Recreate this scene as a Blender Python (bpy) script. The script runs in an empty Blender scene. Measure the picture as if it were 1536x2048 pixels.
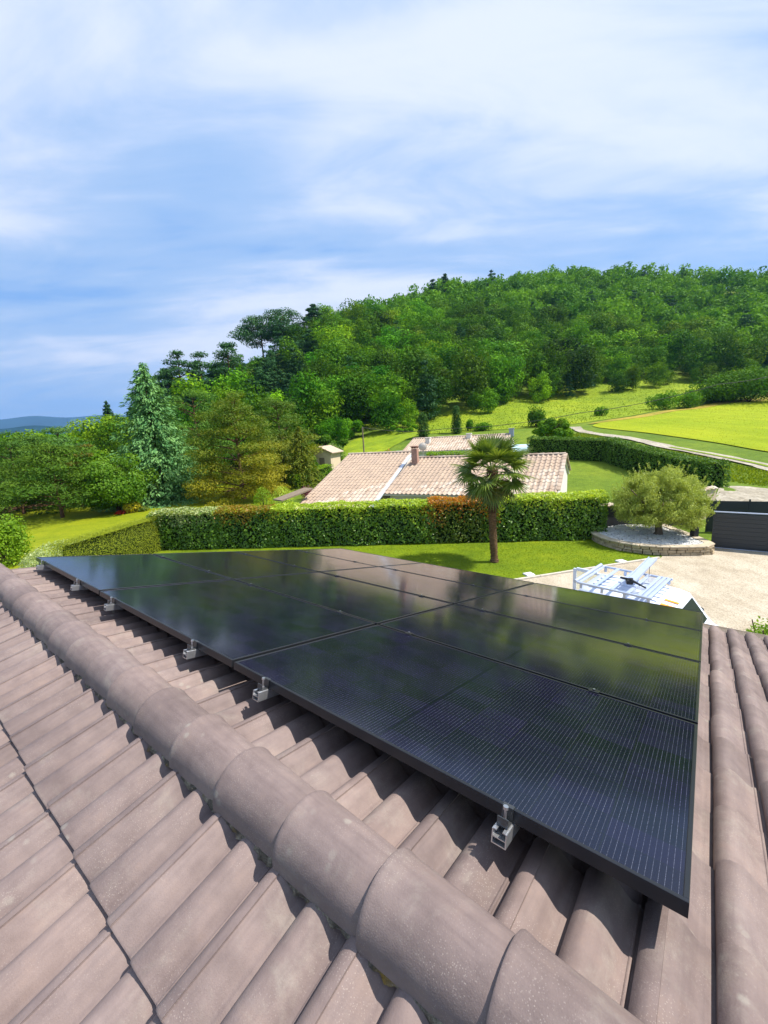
import bpy, math, random
import numpy as np
from mathutils import Vector, Matrix

R = math.radians
random.seed(7)
scn = bpy.context.scene
COL = scn.collection

# ------------------------------------------------------------------ camera
FPX, PITCH, ROLL, CAMH = 828.0, R(11.06), R(3.4), 6.0
_f = np.array([0, math.cos(PITCH), -math.sin(PITCH)])
_r0 = np.array([1.0, 0, 0]); _u0 = np.cross(_r0, _f)
_r = math.cos(ROLL) * _r0 - math.sin(ROLL) * _u0
_u = math.sin(ROLL) * _r0 + math.cos(ROLL) * _u0
cam = bpy.data.cameras.new('camera')
camo = bpy.data.objects.new('camera', cam); COL.objects.link(camo)
M = Matrix(((_r[0], _u[0], -_f[0], 0), (_r[1], _u[1], -_f[1], 0), (_r[2], _u[2], -_f[2], CAMH), (0, 0, 0, 1)))
camo.matrix_world = M
cam.sensor_fit = 'HORIZONTAL'; cam.sensor_width = 36.0
cam.lens = 36.0 * FPX / 1536.0
cam.clip_start = 0.05; cam.clip_end = 20000
scn.camera = camo

# ------------------------------------------------------------------ sky, sun, exposure
SUN_AZ, SUN_EL = R(97), R(56)          # azimuth clockwise from the +Y axis
sund = Vector((math.sin(SUN_AZ) * math.cos(SUN_EL), math.cos(SUN_AZ) * math.cos(SUN_EL), math.sin(SUN_EL)))
SKY_STRENGTH = 0.088
world = bpy.data.worlds.new('World'); scn.world = world; world.use_nodes = True
nt = world.node_tree; nt.nodes.clear()
def wn(t, **k):
    n_ = nt.nodes.new(t)
    for a, b in k.items(): setattr(n_, a, b)
    return n_
wl = nt.links.new
tc = wn('ShaderNodeTexCoord'); sep = wn('ShaderNodeSeparateXYZ'); wl(tc.outputs['Generated'], sep.inputs[0])
sky = wn('ShaderNodeTexSky', sky_type='NISHITA', sun_disc=False, sun_elevation=SUN_EL, sun_rotation=SUN_AZ,
         altitude=300, air_density=1.0, dust_density=0.6, ozone_density=2.2)
def wmath(op, a, b=None, clamp=False):
    m = wn('ShaderNodeMath', operation=op); m.use_clamp = clamp
    for i, v in enumerate((a, b)):
        if v is None: continue
        if isinstance(v, (int, float)): m.inputs[i].default_value = v
        else: wl(v, m.inputs[i])
    return m.outputs[0]
# cloud sheet: direction projected on a high plane
zc = wmath('ADD', wmath('MAXIMUM', sep.outputs[2], 0.0), 0.16)
cx = wmath('DIVIDE', sep.outputs[0], zc); cy = wmath('DIVIDE', sep.outputs[1], zc)
comb = wn('ShaderNodeCombineXYZ'); wl(cx, comb.inputs[0]); wl(cy, comb.inputs[1])
mp = wn('ShaderNodeMapping'); wl(comb.outputs[0], mp.inputs[0])
mp.inputs['Rotation'].default_value = (0, 0, R(-24)); mp.inputs['Scale'].default_value = (0.42, 1.0, 1); mp.inputs['Location'].default_value = (7.4, 2.2, 0)
n1 = wn('ShaderNodeTexNoise'); wl(mp.outputs[0], n1.inputs['Vector'])
n1.inputs['Scale'].default_value = 1.15; n1.inputs['Detail'].default_value = 4; n1.inputs['Roughness'].default_value = 0.5; n1.inputs['Distortion'].default_value = 0.6
n2 = wn('ShaderNodeTexNoise'); wl(mp.outputs[0], n2.inputs['Vector'])
n2.inputs['Scale'].default_value = 3.6; n2.inputs['Detail'].default_value = 8; n2.inputs['Roughness'].default_value = 0.62; n2.inputs['Distortion'].default_value = 0.5
mixn = wmath('ADD', wmath('MULTIPLY', n1.outputs[0], 0.74), wmath('MULTIPLY', n2.outputs[0], 0.26))
def wrange(v, a, b):
    m = wn('ShaderNodeMapRange', interpolation_type='SMOOTHSTEP'); wl(v, m.inputs[0]); m.inputs[1].default_value = a; m.inputs[2].default_value = b; return m.outputs[0]
def wmix(f, a, b):
    m = wn('ShaderNodeMix', data_type='RGBA', blend_type='MIX')
    for i_, v in ((0, f), (6, a), (7, b)):
        if hasattr(v, 'is_output'): wl(v, m.inputs[i_])
        else: m.inputs[i_].default_value = v if isinstance(v, float) else (*v, 1)
    return m.outputs[2]
blue = wmix(0.8, sky.outputs[0], (1.4, 3.3, 7.1))                       # clear sky
veil = wmix(wrange(mixn, 0.34, 0.47), blue, (2.95, 4.35, 6.8))             # thin veil of high cloud
veil = wmix(wmath('MULTIPLY', wmath('POWER', wmath('SUBTRACT', 1.0, wmath('MAXIMUM', sep.outputs[2], 0.0)), 7.0), 0.6), veil, (5.0, 6.1, 7.9))   # paler towards the horizon all round
cloud = wmix(wrange(mixn, 0.45, 0.62), veil, (6.3, 6.75, 7.9))            # thick white cloud
bg = wn('ShaderNodeBackground'); wl(cloud, bg.inputs[0]); bg.inputs[1].default_value = SKY_STRENGTH
wo = wn('ShaderNodeOutputWorld'); wl(bg.outputs[0], wo.inputs[0])
sl = bpy.data.lights.new('sun', 'SUN'); sl.energy = 5.0; sl.angle = R(0.55); sl.color = (1.0, 0.94, 0.85)
so = bpy.data.objects.new('sun', sl); COL.objects.link(so)
so.rotation_euler = sund.to_track_quat('Z', 'Y').to_euler()
scn.view_settings.view_transform = 'Standard'; scn.view_settings.look = 'None'
scn.view_settings.exposure = 0.66; scn.view_settings.gamma = 1.0; scn.view_settings.use_curve_mapping = False
scn.cycles.max_bounces = 8; scn.cycles.transparent_max_bounces = 8

# ------------------------------------------------------------------ planning helpers: a photo pixel and a distance give a place
def ray(px, py): return _f + _r * (px - 768) / FPX + _u * (1024 - py) / FPX
def at_r(px, py, r):
    d = ray(px, py); d = d * (r / math.hypot(d[0], d[1])); return np.array([d[0], d[1], d[2] + CAMH])
def at_z(px, py, z):
    d = ray(px, py); d = d * ((z - CAMH) / d[2]); return np.array([d[0], d[1], z])
def polar(az, r, z=0): return (r * math.sin(R(az)), r * math.cos(R(az)), z)

# ------------------------------------------------------------------ mesh helpers
class MB:
    def __init__(s): s.v = []; s.f = []; s.sm = []
    def add(s, vs, fs, smooth=False):
        o = len(s.v); s.v.extend([tuple(map(float, p)) for p in vs])
        for f in fs: s.f.append(tuple(i + o for i in f)); s.sm.append(smooth)
        return s
    def box(s, c, size, rz=0.0, mat=None, bev=0.0):
        hx, hy, hz = size[0] / 2, size[1] / 2, size[2] / 2
        if bev <= 0:
            pts = [(x, y, z) for z in (-hz, hz) for x, y in ((-hx, -hy), (hx, -hy), (hx, hy), (-hx, hy))]
            fs = [(3, 2, 1, 0), (4, 5, 6, 7), (0, 1, 5, 4), (1, 2, 6, 5), (2, 3, 7, 6), (3, 0, 4, 7)]
        else:
            b = min(bev, hx * .9, hy * .9, hz * .9); pts = []
            for z, i in ((-hz, b), (-hz + b, 0), (hz - b, 0), (hz, b)):
                pts += [(-hx + i, -hy + i, z), (hx - i, -hy + i, z), (hx - i, hy - i, z), (-hx + i, hy - i, z)]
            fs = [(3, 2, 1, 0), (12, 13, 14, 15)]
            for k in range(3):
                for j in range(4): fs.append((k * 4 + j, k * 4 + (j + 1) % 4, k * 4 + 4 + (j + 1) % 4, k * 4 + 4 + j))
        m = mat if mat is not None else Matrix.Rotation(rz, 4, 'Z')
        cv = Vector(c)
        return s.add([(m @ Vector(p)) + cv for p in pts], fs)
    def tube(s, path, radii, seg=8, caps=True, smooth=True):
        path = [Vector(p) for p in path]; n = len(path)
        if isinstance(radii, (int, float)): radii = [radii] * n
        rings = []
        ref = Vector((0.13, 0.27, 0.95))
        for i in range(n):
            t = (path[min(i + 1, n - 1)] - path[max(i - 1, 0)]).normalized()
            rr = ref if abs(t.dot(ref)) < 0.95 else Vector((1, 0, 0))
            a = t.cross(rr).normalized(); b = t.cross(a)
            rings.append([path[i] + (a * math.cos(2 * math.pi * k / seg) + b * math.sin(2 * math.pi * k / seg)) * radii[i] for k in range(seg)])
        vs = [p for r_ in rings for p in r_]; fs = []
        for i in range(n - 1):
            for k in range(seg):
                fs.append((i * seg + k, i * seg + (k + 1) % seg, (i + 1) * seg + (k + 1) % seg, (i + 1) * seg + k))
        s.add(vs, fs, smooth)
        if caps:
            s.add(rings[0], [tuple(range(seg))[::-1]]); s.add(rings[-1], [tuple(range(seg))])
        return s
    def prism(s, poly, z0, z1):
        n = len(poly)
        vs = [(p[0], p[1], z0) for p in poly] + [(p[0], p[1], z1) for p in poly]
        fs = [tuple(range(n))[::-1], tuple(range(n, 2 * n))] + [(i, (i + 1) % n, n + (i + 1) % n, n + i) for i in range(n)]
        return s.add(vs, fs)
    def mesh(s, name, mat):
        me = bpy.data.meshes.new(name); me.from_pydata(s.v, [], s.f)
        for m in (mat if isinstance(mat, (list, tuple)) else [mat]): me.materials.append(m)
        me.polygons.foreach_set('use_smooth', s.sm); me.update(); return me
    def build(s, name, mat, parent=None): return link(name, s.mesh(name, mat), parent)

def link(name, data, parent=None, loc=None, rot=None, scale=None, mw=None):
    o = bpy.data.objects.new(name, data); COL.objects.link(o)
    if parent is not None: o.parent = parent
    if loc is not None: o.location = loc
    if rot is not None: o.rotation_euler = rot
    if scale is not None: o.scale = scale
    if mw is not None: o.matrix_local = mw
    return o
def tag(o, label=None, cat=None, group=None, kind=None):
    if label: o['label'] = label
    if cat: o['category'] = cat
    if group: o['group'] = group
    if kind: o['kind'] = kind
    return o
def thing(name, label, cat, loc=(0, 0, 0), rz=0.0, group=None):
    o = bpy.data.objects.new(name, None); COL.objects.link(o); o.empty_display_size = 0.2
    o.location = loc; o.rotation_euler = (0, 0, rz)
    return tag(o, label, cat, group)

def np_mesh(name, verts, faces, mat, var=None, smooth=False, matidx=None):
    """verts (n,3), faces (m,k) numpy; var = one random value for each face"""
    me = bpy.data.meshes.new(name); m, k = faces.shape
    me.vertices.add(len(verts)); me.vertices.foreach_set('co', np.ascontiguousarray(verts, dtype=np.float32).ravel())
    me.loops.add(m * k); me.loops.foreach_set('vertex_index', np.ascontiguousarray(faces, dtype=np.int32).ravel())
    me.polygons.add(m); me.polygons.foreach_set('loop_start', np.arange(0, m * k, k, dtype=np.int32))
    try: me.polygons.foreach_set('loop_total', np.full(m, k, dtype=np.int32))
    except Exception: pass
    for mm in (mat if isinstance(mat, (list, tuple)) else [mat]): me.materials.append(mm)
    if matidx is not None: me.polygons.foreach_set('material_index', np.asarray(matidx, dtype=np.int32))
    me.polygons.foreach_set('use_smooth', np.full(m, smooth))
    me.update(calc_edges=True)
    if var is not None:
        a = me.attributes.new('v', 'FLOAT', 'FACE'); a.data.foreach_set('value', np.asarray(var, dtype=np.float32))
    me.validate(); return me

# ------------------------------------------------------------------ materials
def mat_new(name):
    m = bpy.data.materials.new(name); m.use_nodes = True
    t = m.node_tree; t.nodes.clear()
    out = t.nodes.new('ShaderNodeOutputMaterial'); return m, t, out
class G:
    """small node-graph writer"""
    def __init__(s, name): s.m, s.t, s.out = mat_new(name)
    def n(s, typ, ins=None, **k):
        nd = s.t.nodes.new(typ)
        for a, b in k.items(): setattr(nd, a, b)
        for a, b in (ins or {}).items():
            if hasattr(b, 'is_output') : s.t.links.new(b, nd.inputs[a])
            else: nd.inputs[a].default_value = b
        return nd
    def noise(s, vec, scale, detail=4, rough=.55, dist=0.0):
        return s.n('ShaderNodeTexNoise', {'Vector': vec, 'Scale': scale, 'Detail': detail, 'Roughness': rough, 'Distortion': dist}).outputs[0]
    def ramp(s, fac, stops):
        r_ = s.n('ShaderNodeValToRGB', {0: fac}); e = r_.color_ramp.elements
        while len(e) < len(stops): e.new(0.5)
        for el, (p, c) in zip(e, stops): el.position = p; el.color = (*c, 1) if len(c) == 3 else c
        return r_.outputs[0]
    def rng(s, v, a, b, c=0.0, d=1.0, smooth=False):
        m = s.n('ShaderNodeMapRange', {0: v, 1: a, 2: b, 3: c, 4: d}); 
        if smooth: m.interpolation_type = 'SMOOTHSTEP'
        return m.outputs[0]
    def mix(s, fac, a, b, mode='MIX'):
        m = s.n('ShaderNodeMix', data_type='RGBA', blend_type=mode)
        for i, v in ((0, fac), (6, a), (7, b)):
            if hasattr(v, 'is_output'): s.t.links.new(v, m.inputs[i])
            else: m.inputs[i].default_value = (*v, 1) if isinstance(v, tuple) and len(v) == 3 else v
        return m.outputs[2]
    def math(s, op, a, b=0.0, clamp=False):
        m = s.n('ShaderNodeMath', {0: a, 1: b}, operation=op); m.use_clamp = clamp; return m.outputs[0]
    def pos(s): return s.n('ShaderNodeNewGeometry').outputs['Position']
    def obj(s): return s.n('ShaderNodeTexCoord').outputs['Object']
    def bump(s, h, strength=.4, dist=.02):
        return s.n('ShaderNodeBump', {'Height': h, 'Strength': strength, 'Distance': dist}).outputs[0]
    def pbr(s, color, rough=.7, normal=None, spec=.4, metal=0.0, **k):
        ins = {'Base Color': color if hasattr(color, 'is_output') else (*color, 1), 'Roughness': rough, 'Metallic': metal, 'Specular IOR Level': spec}
        if normal is not None: ins['Normal'] = normal
        ins.update(k)
        p = s.n('ShaderNodeBsdfPrincipled', ins); s.t.links.new(p.outputs[0], s.out.inputs[0]); return s.m

def mat_plain(name, col, rough=.6, spec=.4, metal=0.0, vary=.12, scale=3.0, bumpd=0.0):
    g = G(name); nz = g.noise(g.pos(), scale, 5)
    c = g.mix(1.0, col, g.ramp(nz, [(.25, (1 - vary,) * 3), (.75, (1 + vary * .4,) * 3)]), 'MULTIPLY')
    nm = g.bump(g.noise(g.pos(), scale * 14, 3), .5, bumpd) if bumpd else None
    return g.pbr(c, rough, nm, spec, metal)

def mat_leaf(name, lo, hi, trans=.35, rough=.55, spec=.25):
    """leaf colour varies leaf by leaf (attribute v) and tree by tree (object colour)"""
    g = G(name)
    v = g.n('ShaderNodeAttribute', attribute_name='v').outputs['Fac']
    c = g.mix(v, lo, hi)
    oi = g.n('ShaderNodeObjectInfo')
    c = g.mix(1.0, c, oi.outputs['Color'], 'MULTIPLY')
    p = g.n('ShaderNodeBsdfPrincipled', {'Base Color': c, 'Roughness': rough, 'Specular IOR Level': spec})
    tcol = g.mix(1.0, c, (1.35, 1.25, .55), 'MULTIPLY')
    tr = g.n('ShaderNodeBsdfTranslucent', {'Color': tcol})
    mx = g.n('ShaderNodeMixShader', {0: trans, 1: p.outputs[0], 2: tr.outputs[0]})
    g.t.links.new(mx.outputs[0], g.out.inputs[0]); return g.m

def mat_grass(name, a, b, c, s1=.25, s2=6.0, bd=.04):
    g = G(name); p = g.pos()
    big = g.noise(p, s1, 4, .6); fine = g.noise(p, s2, 5, .7)
    col = g.ramp(big, [(.3, a), (.52, b), (.75, c)])
    col = g.mix(1.0, col, g.ramp(g.noise(p, s1 * 5.5, 5, .7, .4), [(.28, (.74, .80, .9)), (.5, (1, 1, 1)), (.72, (1.22, 1.10, 1.0))]), 'MULTIPLY')
    col = g.mix(1.0, col, g.ramp(fine, [(.25, (.62, .66, .6)), (.7, (1.15, 1.12, 1.1))]), 'MULTIPLY')
    return g.pbr(col, .85, g.bump(g.noise(p, s2 * 3, 4, .7), .8, bd), .15)

def mat_tile():
    g = G('weathered_concrete_tile'); p = g.pos(); oi = g.n('ShaderNodeObjectInfo').outputs['Random']
    big = g.noise(p, 2.2, 5, .6); med = g.noise(p, 16, 5, .62)
    col = g.ramp(big, [(.28, (.156, .117, .108)), (.5, (.205, .156, .145)), (.72, (.250, .195, .180))])
    col = g.mix(1.0, col, g.ramp(med, [(.25, (.80, .79, .80)), (.55, (1, 1, 1)), (.8, (1.13, 1.1, 1.04))]), 'MULTIPLY')
    col = g.mix(1.0, col, g.ramp(oi, [(0, (.84, .83, .83)), (.5, (1, 1, 1)), (1, (1.12, 1.10, 1.06))]), 'MULTIPLY')
    # greenish grey film and pale lichen specks
    film = g.rng(g.noise(p, 5.5, 6, .7, .4), .52, .72, 0, .32, True)
    col = g.mix(film, col, (.33, .30, .25))
    sp = g.n('ShaderNodeTexVoronoi', {'Vector': p, 'Scale': 62.0, 'Randomness': 1.0})
    spm = g.math('MULTIPLY', g.rng(sp.outputs['Distance'], .06, .22, 1, 0), g.rng(g.noise(p, 4.2, 5, .7), .60, .74, 0, 1))
    col = g.mix(g.math('MULTIPLY', spm, .35), col, (.60, .55, .47))
    ro_ = g.n('ShaderNodeTexVoronoi', {'Vector': p, 'Scale': 17.0, 'Randomness': 1.0})
    rom = g.math('MULTIPLY', g.rng(g.math('ADD', ro_.outputs['Distance'], g.math('MULTIPLY', g.noise(p, 70, 4, .7), .22)), .22, .34, 1, 0), g.rng(g.noise(p, 2.6, 3, .6), .55, .62, 0, .55))
    col = g.mix(rom, col, (.30, .275, .235))
    sp2 = g.n('ShaderNodeTexVoronoi', {'Vector': p, 'Scale': 190.0, 'Randomness': 1.0})
    spm2 = g.math('MULTIPLY', g.rng(sp2.outputs['Distance'], .16, .28, 1, 0), g.rng(g.noise(p, 6.5, 3, .6), .45, .65, 0, .35))
    col = g.mix(spm2, col, (.46, .40, .35))
    stn = g.noise(g.n('ShaderNodeMapping', {0: g.obj(), 'Scale': (48, 3.0, 10)}).outputs[0], 1.0, 4, .6)
    col = g.mix(1.0, col, g.ramp(stn, [(.3, (.86, .85, .86)), (.55, (1, 1, 1)), (.75, (1.07, 1.06, 1.05))]), 'MULTIPLY')
    dk = g.rng(g.noise(p, 1.3, 6, .72, .6), .5, .75, 0, .35, True)
    col = g.mix(dk, col, (.15, .118, .11))
    h = g.math('ADD', g.math('MULTIPLY', g.noise(p, 260, 3, .6), .6), g.math('MULTIPLY', g.noise(p, 40, 4, .6), .8))
    return g.pbr(col, .72, g.bump(h, .32, .004), .35)

def mat_canal():
    g = G('pale_clay_tile'); p = g.pos(); oi = g.n('ShaderNodeObjectInfo').outputs['Random']
    col = g.ramp(oi, [(0, (.37, .275, .205)), (.35, (.46, .365, .28)), (.7, (.505, .42, .335)), (1, (.545, .47, .39))])
    col = g.mix(1.0, col, g.ramp(g.noise(p, 1.4, 5, .65), [(.25, (.78, .78, .8)), (.7, (1.1, 1.08, 1.05))]), 'MULTIPLY')
    sp = g.rng(g.noise(p, 9, 5, .7), .6, .72, 0, .5)
    col = g.mix(sp, col, (.34, .27, .23))
    return g.pbr(col, .85, g.bump(g.noise(p, 30, 3), .4, .01), .2)

def mat_panel():
    g = G('solar_glass'); o = g.n('ShaderNodeTexCoord').outputs['Object']; x = g.n('ShaderNodeSeparateXYZ', {0: o})
    X, Y = x.outputs[0], x.outputs[1]
    def lines(c, period, width, soft=.35):
        fr = g.math('FRACT', g.math('DIVIDE', c, period)); dd = g.math('ABSOLUTE', g.math('SUBTRACT', fr, .5))
        return g.rng(dd, .5 - width / period, .5 - width / period * soft, 0, 1)
    bus = lines(X, .0128, .00062)
    cellx = lines(g.math('ADD', X, .0), .1715, .0022, .5); celly = lines(Y, .0885, .0018, .5)
    gap = g.math('MAXIMUM', cellx, celly)
    n0 = g.noise(o, 3.0, 3, .6)
    # each cell differs a little in tint
    cell = g.n('ShaderNodeCombineXYZ', {0: g.math('FLOOR', g.math('DIVIDE', X, .1715)), 1: g.math('FLOOR', g.math('DIVIDE', Y, .0885))})
    wnse = g.n('ShaderNodeTexWhiteNoise', {'Vector': cell.outputs[0]}, noise_dimensions='2D').outputs[0]
    base = g.mix(wnse, (.0035, .004, .0095), (.0075, .006, .021))
    base = g.mix(gap, base, (.006, .007, .009))
    nsp = g.noise(g.n('ShaderNodeMapping', {0: o, 'Scale': (60, 300, 1)}).outputs[0], 1.0, 2)
    nsb = g.noise(o, 7.0, 3)
    amt = g.math('MULTIPLY', bus, g.math('ADD', g.rng(nsp, .42, .70, .16, 1.0), 0))
    amt = g.math('MULTIPLY', amt, g.math('SUBTRACT', 1.0, gap, True))
    amt = g.math('MULTIPLY', amt, g.rng(nsb, .3, .7, .55, 1.0))
    col = g.mix(amt, base, (.20, .21, .27))
    dust = g.rng(g.noise(o, 2.2, 6, .7), .3, .8, .08, .16)
    return g.pbr(col, dust, None, .5, 0.0, **{'IOR': 1.52})

MT = {}
MT['tile'] = mat_tile(); MT['canal'] = mat_canal(); MT['panel'] = mat_panel()
MT['frame'] = mat_plain('black_anodised', (.035, .037, .043), .30, .5, .55, .1, 8)
MT['alu'] = mat_plain('bare_aluminium', (.72, .73, .75), .32, .5, .85, .15, 30)
MT['steel'] = mat_plain('bolt_steel', (.62, .62, .64), .3, .5, .9, .1, 60)
MT['deck'] = mat_plain('roof_deck', (.05, .042, .04), .9)
MT['render_w'] = mat_plain('pale_render', (.72, .68, .62), .9, .2, 0, .1, 2, .003)
MT['render_c'] = mat_plain('cream_render', (.62, .50, .36), .9, .2, 0, .15, 2, .003)
MT['mortar'] = None
def mat_mortar():
    g = G('mossy_mortar'); p = g.pos()
    col = g.ramp(g.noise(p, 26, 5, .7), [(.3, (.05, .044, .038)), (.5, (.15, .13, .10)), (.66, (.34, .30, .22))])
    mo = g.rng(g.noise(p, 9, 4, .6), .55, .68, 0, .8)
    col = g.mix(mo, col, (.30, .20, .045))
    return g.pbr(col, .95, g.bump(g.noise(p, 120, 4, .7), 1, .01), .1)
MT['mortar'] = mat_mortar()
MT['ground'] = mat_grass('rough_grass', (.085, .15, .012), (.13, .20, .014), (.19, .25, .02), .06, 1.6, .1)
MT['lawn'] = mat_grass('mown_lawn', (.10, .165, .005), (.15, .22, .005), (.215, .27, .007), .35, 9, .03)
MT['lawn_dry'] = mat_grass('yellowish_lawn', (.17, .22, .005), (.22, .26, .006), (.27, .29, .008), .12, 6, .03)  # side lawn, yellower than the mown one
MT['meadow'] = mat_grass('meadow_grass', (.14, .22, .008), (.21, .29, .010), (.30, .36, .014), .045, .9, .15)
MT['drygrass'] = mat_grass('dry_bank', (.26, .24, .03), (.40, .30, .05), (.34, .30, .03), .12, 1.2, .2)
def mat_field():
    g = G('ripening_field'); p = g.pos()
    mp_ = g.n('ShaderNodeMapping', {0: p, 'Rotation': (0, 0, R(38)), 'Scale': (.9, .06, 1)}).outputs[0]
    st = g.noise(mp_, 1.0, 4, .6); big = g.noise(p, .05, 4, .6)
    col = g.ramp(big, [(.3, (.21, .29, .010)), (.55, (.29, .34, .012)), (.75, (.36, .37, .016))])
    col = g.mix(1.0, col, g.ramp(st, [(.3, (.84, .86, .8)), (.65, (1.06, 1.05, 1.1))]), 'MULTIPLY')
    return g.pbr(col, .9, g.bump(g.noise(p, 2.5, 4, .7), .8, .2), .1)
MT['field'] = mat_field()
def mat_gravel(name, a, b, scale, vor=26.0):
    g = G(name); p = g.pos()
    col = g.ramp(g.noise(p, scale, 6, .65, .3), [(.28, a), (.72, b)])
    vo = g.n('ShaderNodeTexVoronoi', {'Vector': p, 'Scale': vor})
    col = g.mix(1.0, col, g.ramp(g.n('ShaderNodeSeparateColor', {0: vo.outputs['Color']}).outputs[0], [(0, (.72, .71, .70)), (.6, (1, 1, 1)), (1, (1.1, 1.1, 1.1))]), 'MULTIPLY')
    col = g.mix(g.rng(g.noise(p, .8, 5, .7, .5), .56, .75, 0, .5), col, tuple(c * .62 for c in a))
    tr_ = g.noise(g.n('ShaderNodeMapping', {0: p, 'Rotation': (0, 0, R(35)), 'Scale': (1.1, .10, 1)}).outputs[0], 1.0, 4, .6, .3)
    col = g.mix(1.0, col, g.ramp(tr_, [(.35, (.84, .82, .78)), (.6, (1.05, 1.05, 1.05))]), 'MULTIPLY')
    return g.pbr(col, .95, g.bump(vo.outputs['Distance'], .6, .02), .15)
MT['drive'] = mat_gravel('driveway_gravel', (.38, .32, .235), (.53, .47, .37), .7, 34)
MT['track'] = mat_gravel('chalk_track', (.31, .28, .22), (.46, .42, .34), .5, 6)
MT['bark'] = mat_plain('bark', (.085, .06, .042), .95, .1, 0, .45, 6, .03)
MT['bark_pale'] = mat_plain('pale_bark', (.19, .15, .11), .95, .1, 0, .4, 6, .03)
MT['bark_pine'] = mat_plain('pine_bark', (.15, .085, .05), .95, .1, 0, .4, 5, .03)
MT['stone'] = mat_plain('honey_stone', (.46, .37, .24), .9, .2, 0, .35, 5, .012)
MT['coping'] = mat_plain('coping_stone', (.52, .44, .32), .9, .2, 0, .25, 4, .008)
MT['soil'] = mat_plain('bed_soil', (.13, .11, .09), .95, .1, 0, .4, 6, .01)
MT['pebble'] = mat_plain('white_pebble', (.66, .65, .62), .8, .3, 0, .35, 9)
MT['edging'] = mat_plain('concrete_edging', (.55, .50, .42), .9, .2, 0, .2, 5, .005)
MT['anthracite'] = mat_plain('anthracite_paint', (.033, .040, .045), .45, .4, 0, .12, 1.5)
MT['shadewall'] = mat_plain('shade_grey_render', (.055, .058, .062), .85, .2, 0, .2, 2, .004)  # dark tone puts the wall's shaded side into its colour
MT['white'] = mat_plain('white_paint', (.80, .81, .82), .35, .5, 0, .05, 3)
MT['vanwhite'] = mat_plain('van_white', (.70, .77, .90), .25, .5, 0, .04, 2, 0)
MT['rackalu'] = mat_plain('rack_aluminium', (.46, .53, .68), .4, .5, .3, .1, 8)
MT['glassdark'] = mat_plain('dark_window_glass', (.010, .012, .015), .22, .3)
MT['rubber'] = mat_plain('black_rubber', (.02, .02, .021), .8, .2)
MT['orange'] = mat_plain('orange_sticker', (.85, .33, .02), .4, .4)
MT['blackplastic'] = mat_plain('black_plastic', (.016, .017, .019), .5, .4)
MT['zinc'] = mat_plain('zinc_flashing', (.62, .66, .72), .45, .5, .3, .15, 2)
MT['gutter'] = mat_plain('gutter_metal', (.55, .50, .44), .5, .5, .2, .1, 3)
MT['wood'] = mat_plain('grey_wood', (.23, .18, .13), .9, .2, 0, .3, 8)
MT['wire'] = mat_plain('black_cable', (.015, .015, .016), .6)
MT['brick'] = mat_plain('chimney_brick', (.42, .25, .19), .9, .2, 0, .3, 6, .005)
MT['poolblue'] = mat_plain('pale_blue_cover', (.50, .68, .72), .4, .4)
MT['slate'] = mat_plain('blue_grey_sheet', (.30, .36, .42), .6, .3, 0, .15, 2)
MT['lamp'] = mat_plain('white_lamp_glass', (.82, .82, .80), .3, .5)
MT['farhill'] = mat_plain('haze_blue_hill', (.012, .045, .05), 1.0, .0, 0, .5, .004)  # wooded hill colour shifted to blue for distance haze
def mat_trunkpalm():
    g = G('palm_fibre'); o = g.obj()
    w = g.n('ShaderNodeTexWave', {'Vector': o, 'Scale': 5.5, 'Distortion': 3.5, 'Detail': 3.0}, bands_direction='Z').outputs[1]
    col = g.mix(1.0, g.ramp(w, [(.2, (.075, .046, .026)), (.8, (.24, .155, .085))]), g.ramp(g.noise(o, 14, 4, .7), [(.3, (.6, .6, .6)), (.75, (1.2, 1.15, 1.1))]), 'MULTIPLY')
    return g.pbr(col, .95, g.bump(w, .8, .03), .1)
MT['palmtrunk'] = mat_trunkpalm()
# foliage
LF = {}
LF['forest'] = mat_leaf('forest_leaf', (.040, .142, .006), (.15, .32, .010), .30, .6, .08)
LF['pine'] = mat_leaf('pine_needle', (.024, .085, .026), (.070, .155, .040), .2, .6, .1)
LF['blue'] = mat_leaf('blue_cedar_needle', (.05, .17, .055), (.25, .46, .15), .22, .6, .1)
LF['gold'] = mat_leaf('golden_pine_needle', (.10, .175, .008), (.36, .30, .012), .25)
LF['olive'] = mat_leaf('olive_leaf', (.21, .28, .035), (.46, .54, .11), .3, .5, .35)
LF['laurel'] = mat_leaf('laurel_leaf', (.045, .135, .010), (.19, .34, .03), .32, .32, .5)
LF['laureltop'] = mat_leaf('sunlit_laurel_leaf', (.24, .40, .015), (.52, .62, .06), .38, .4, .4)  # laurel leaf lightened so hedge tops look sunlit
LF['varieg'] = mat_leaf('variegated_leaf', (.14, .25, .04), (.52, .56, .26), .3, .4, .4)
LF['photinia'] = mat_leaf('photinia_leaf', (.26, .22, .012), (.62, .20, .012), .38, .4, .4)
LF['photlow'] = mat_leaf('photinia_green_leaf', (.05, .115, .010), (.17, .22, .016), .25, .4, .4)
LF['thuja'] = mat_leaf('clipped_conifer_spray', (.15, .20, .008), (.29, .34, .012), .2)
LF['dark'] = mat_leaf('dark_hedge_leaf', (.045, .12, .012), (.12, .24, .02), .25)
LF['bright'] = mat_leaf('bright_leaf', (.11, .24, .010), (.27, .43, .02), .42)
LF['yellow'] = mat_leaf('yellow_shrub_leaf', (.38, .36, .012), (.60, .50, .03), .35)
LF['red'] = mat_leaf('red_flower', (.42, .03, .012), (.62, .09, .03), .3)
LF['purple'] = mat_leaf('purple_leaf', (.09, .012, .03), (.20, .03, .07), .3)
LF['palm'] = mat_leaf('palm_frond', (.055, .12, .010), (.22, .29, .045), .25, .38, .5)
LF['grass'] = mat_leaf('grass_blade', (.10, .17, .005), (.25, .33, .015), .4)
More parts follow.
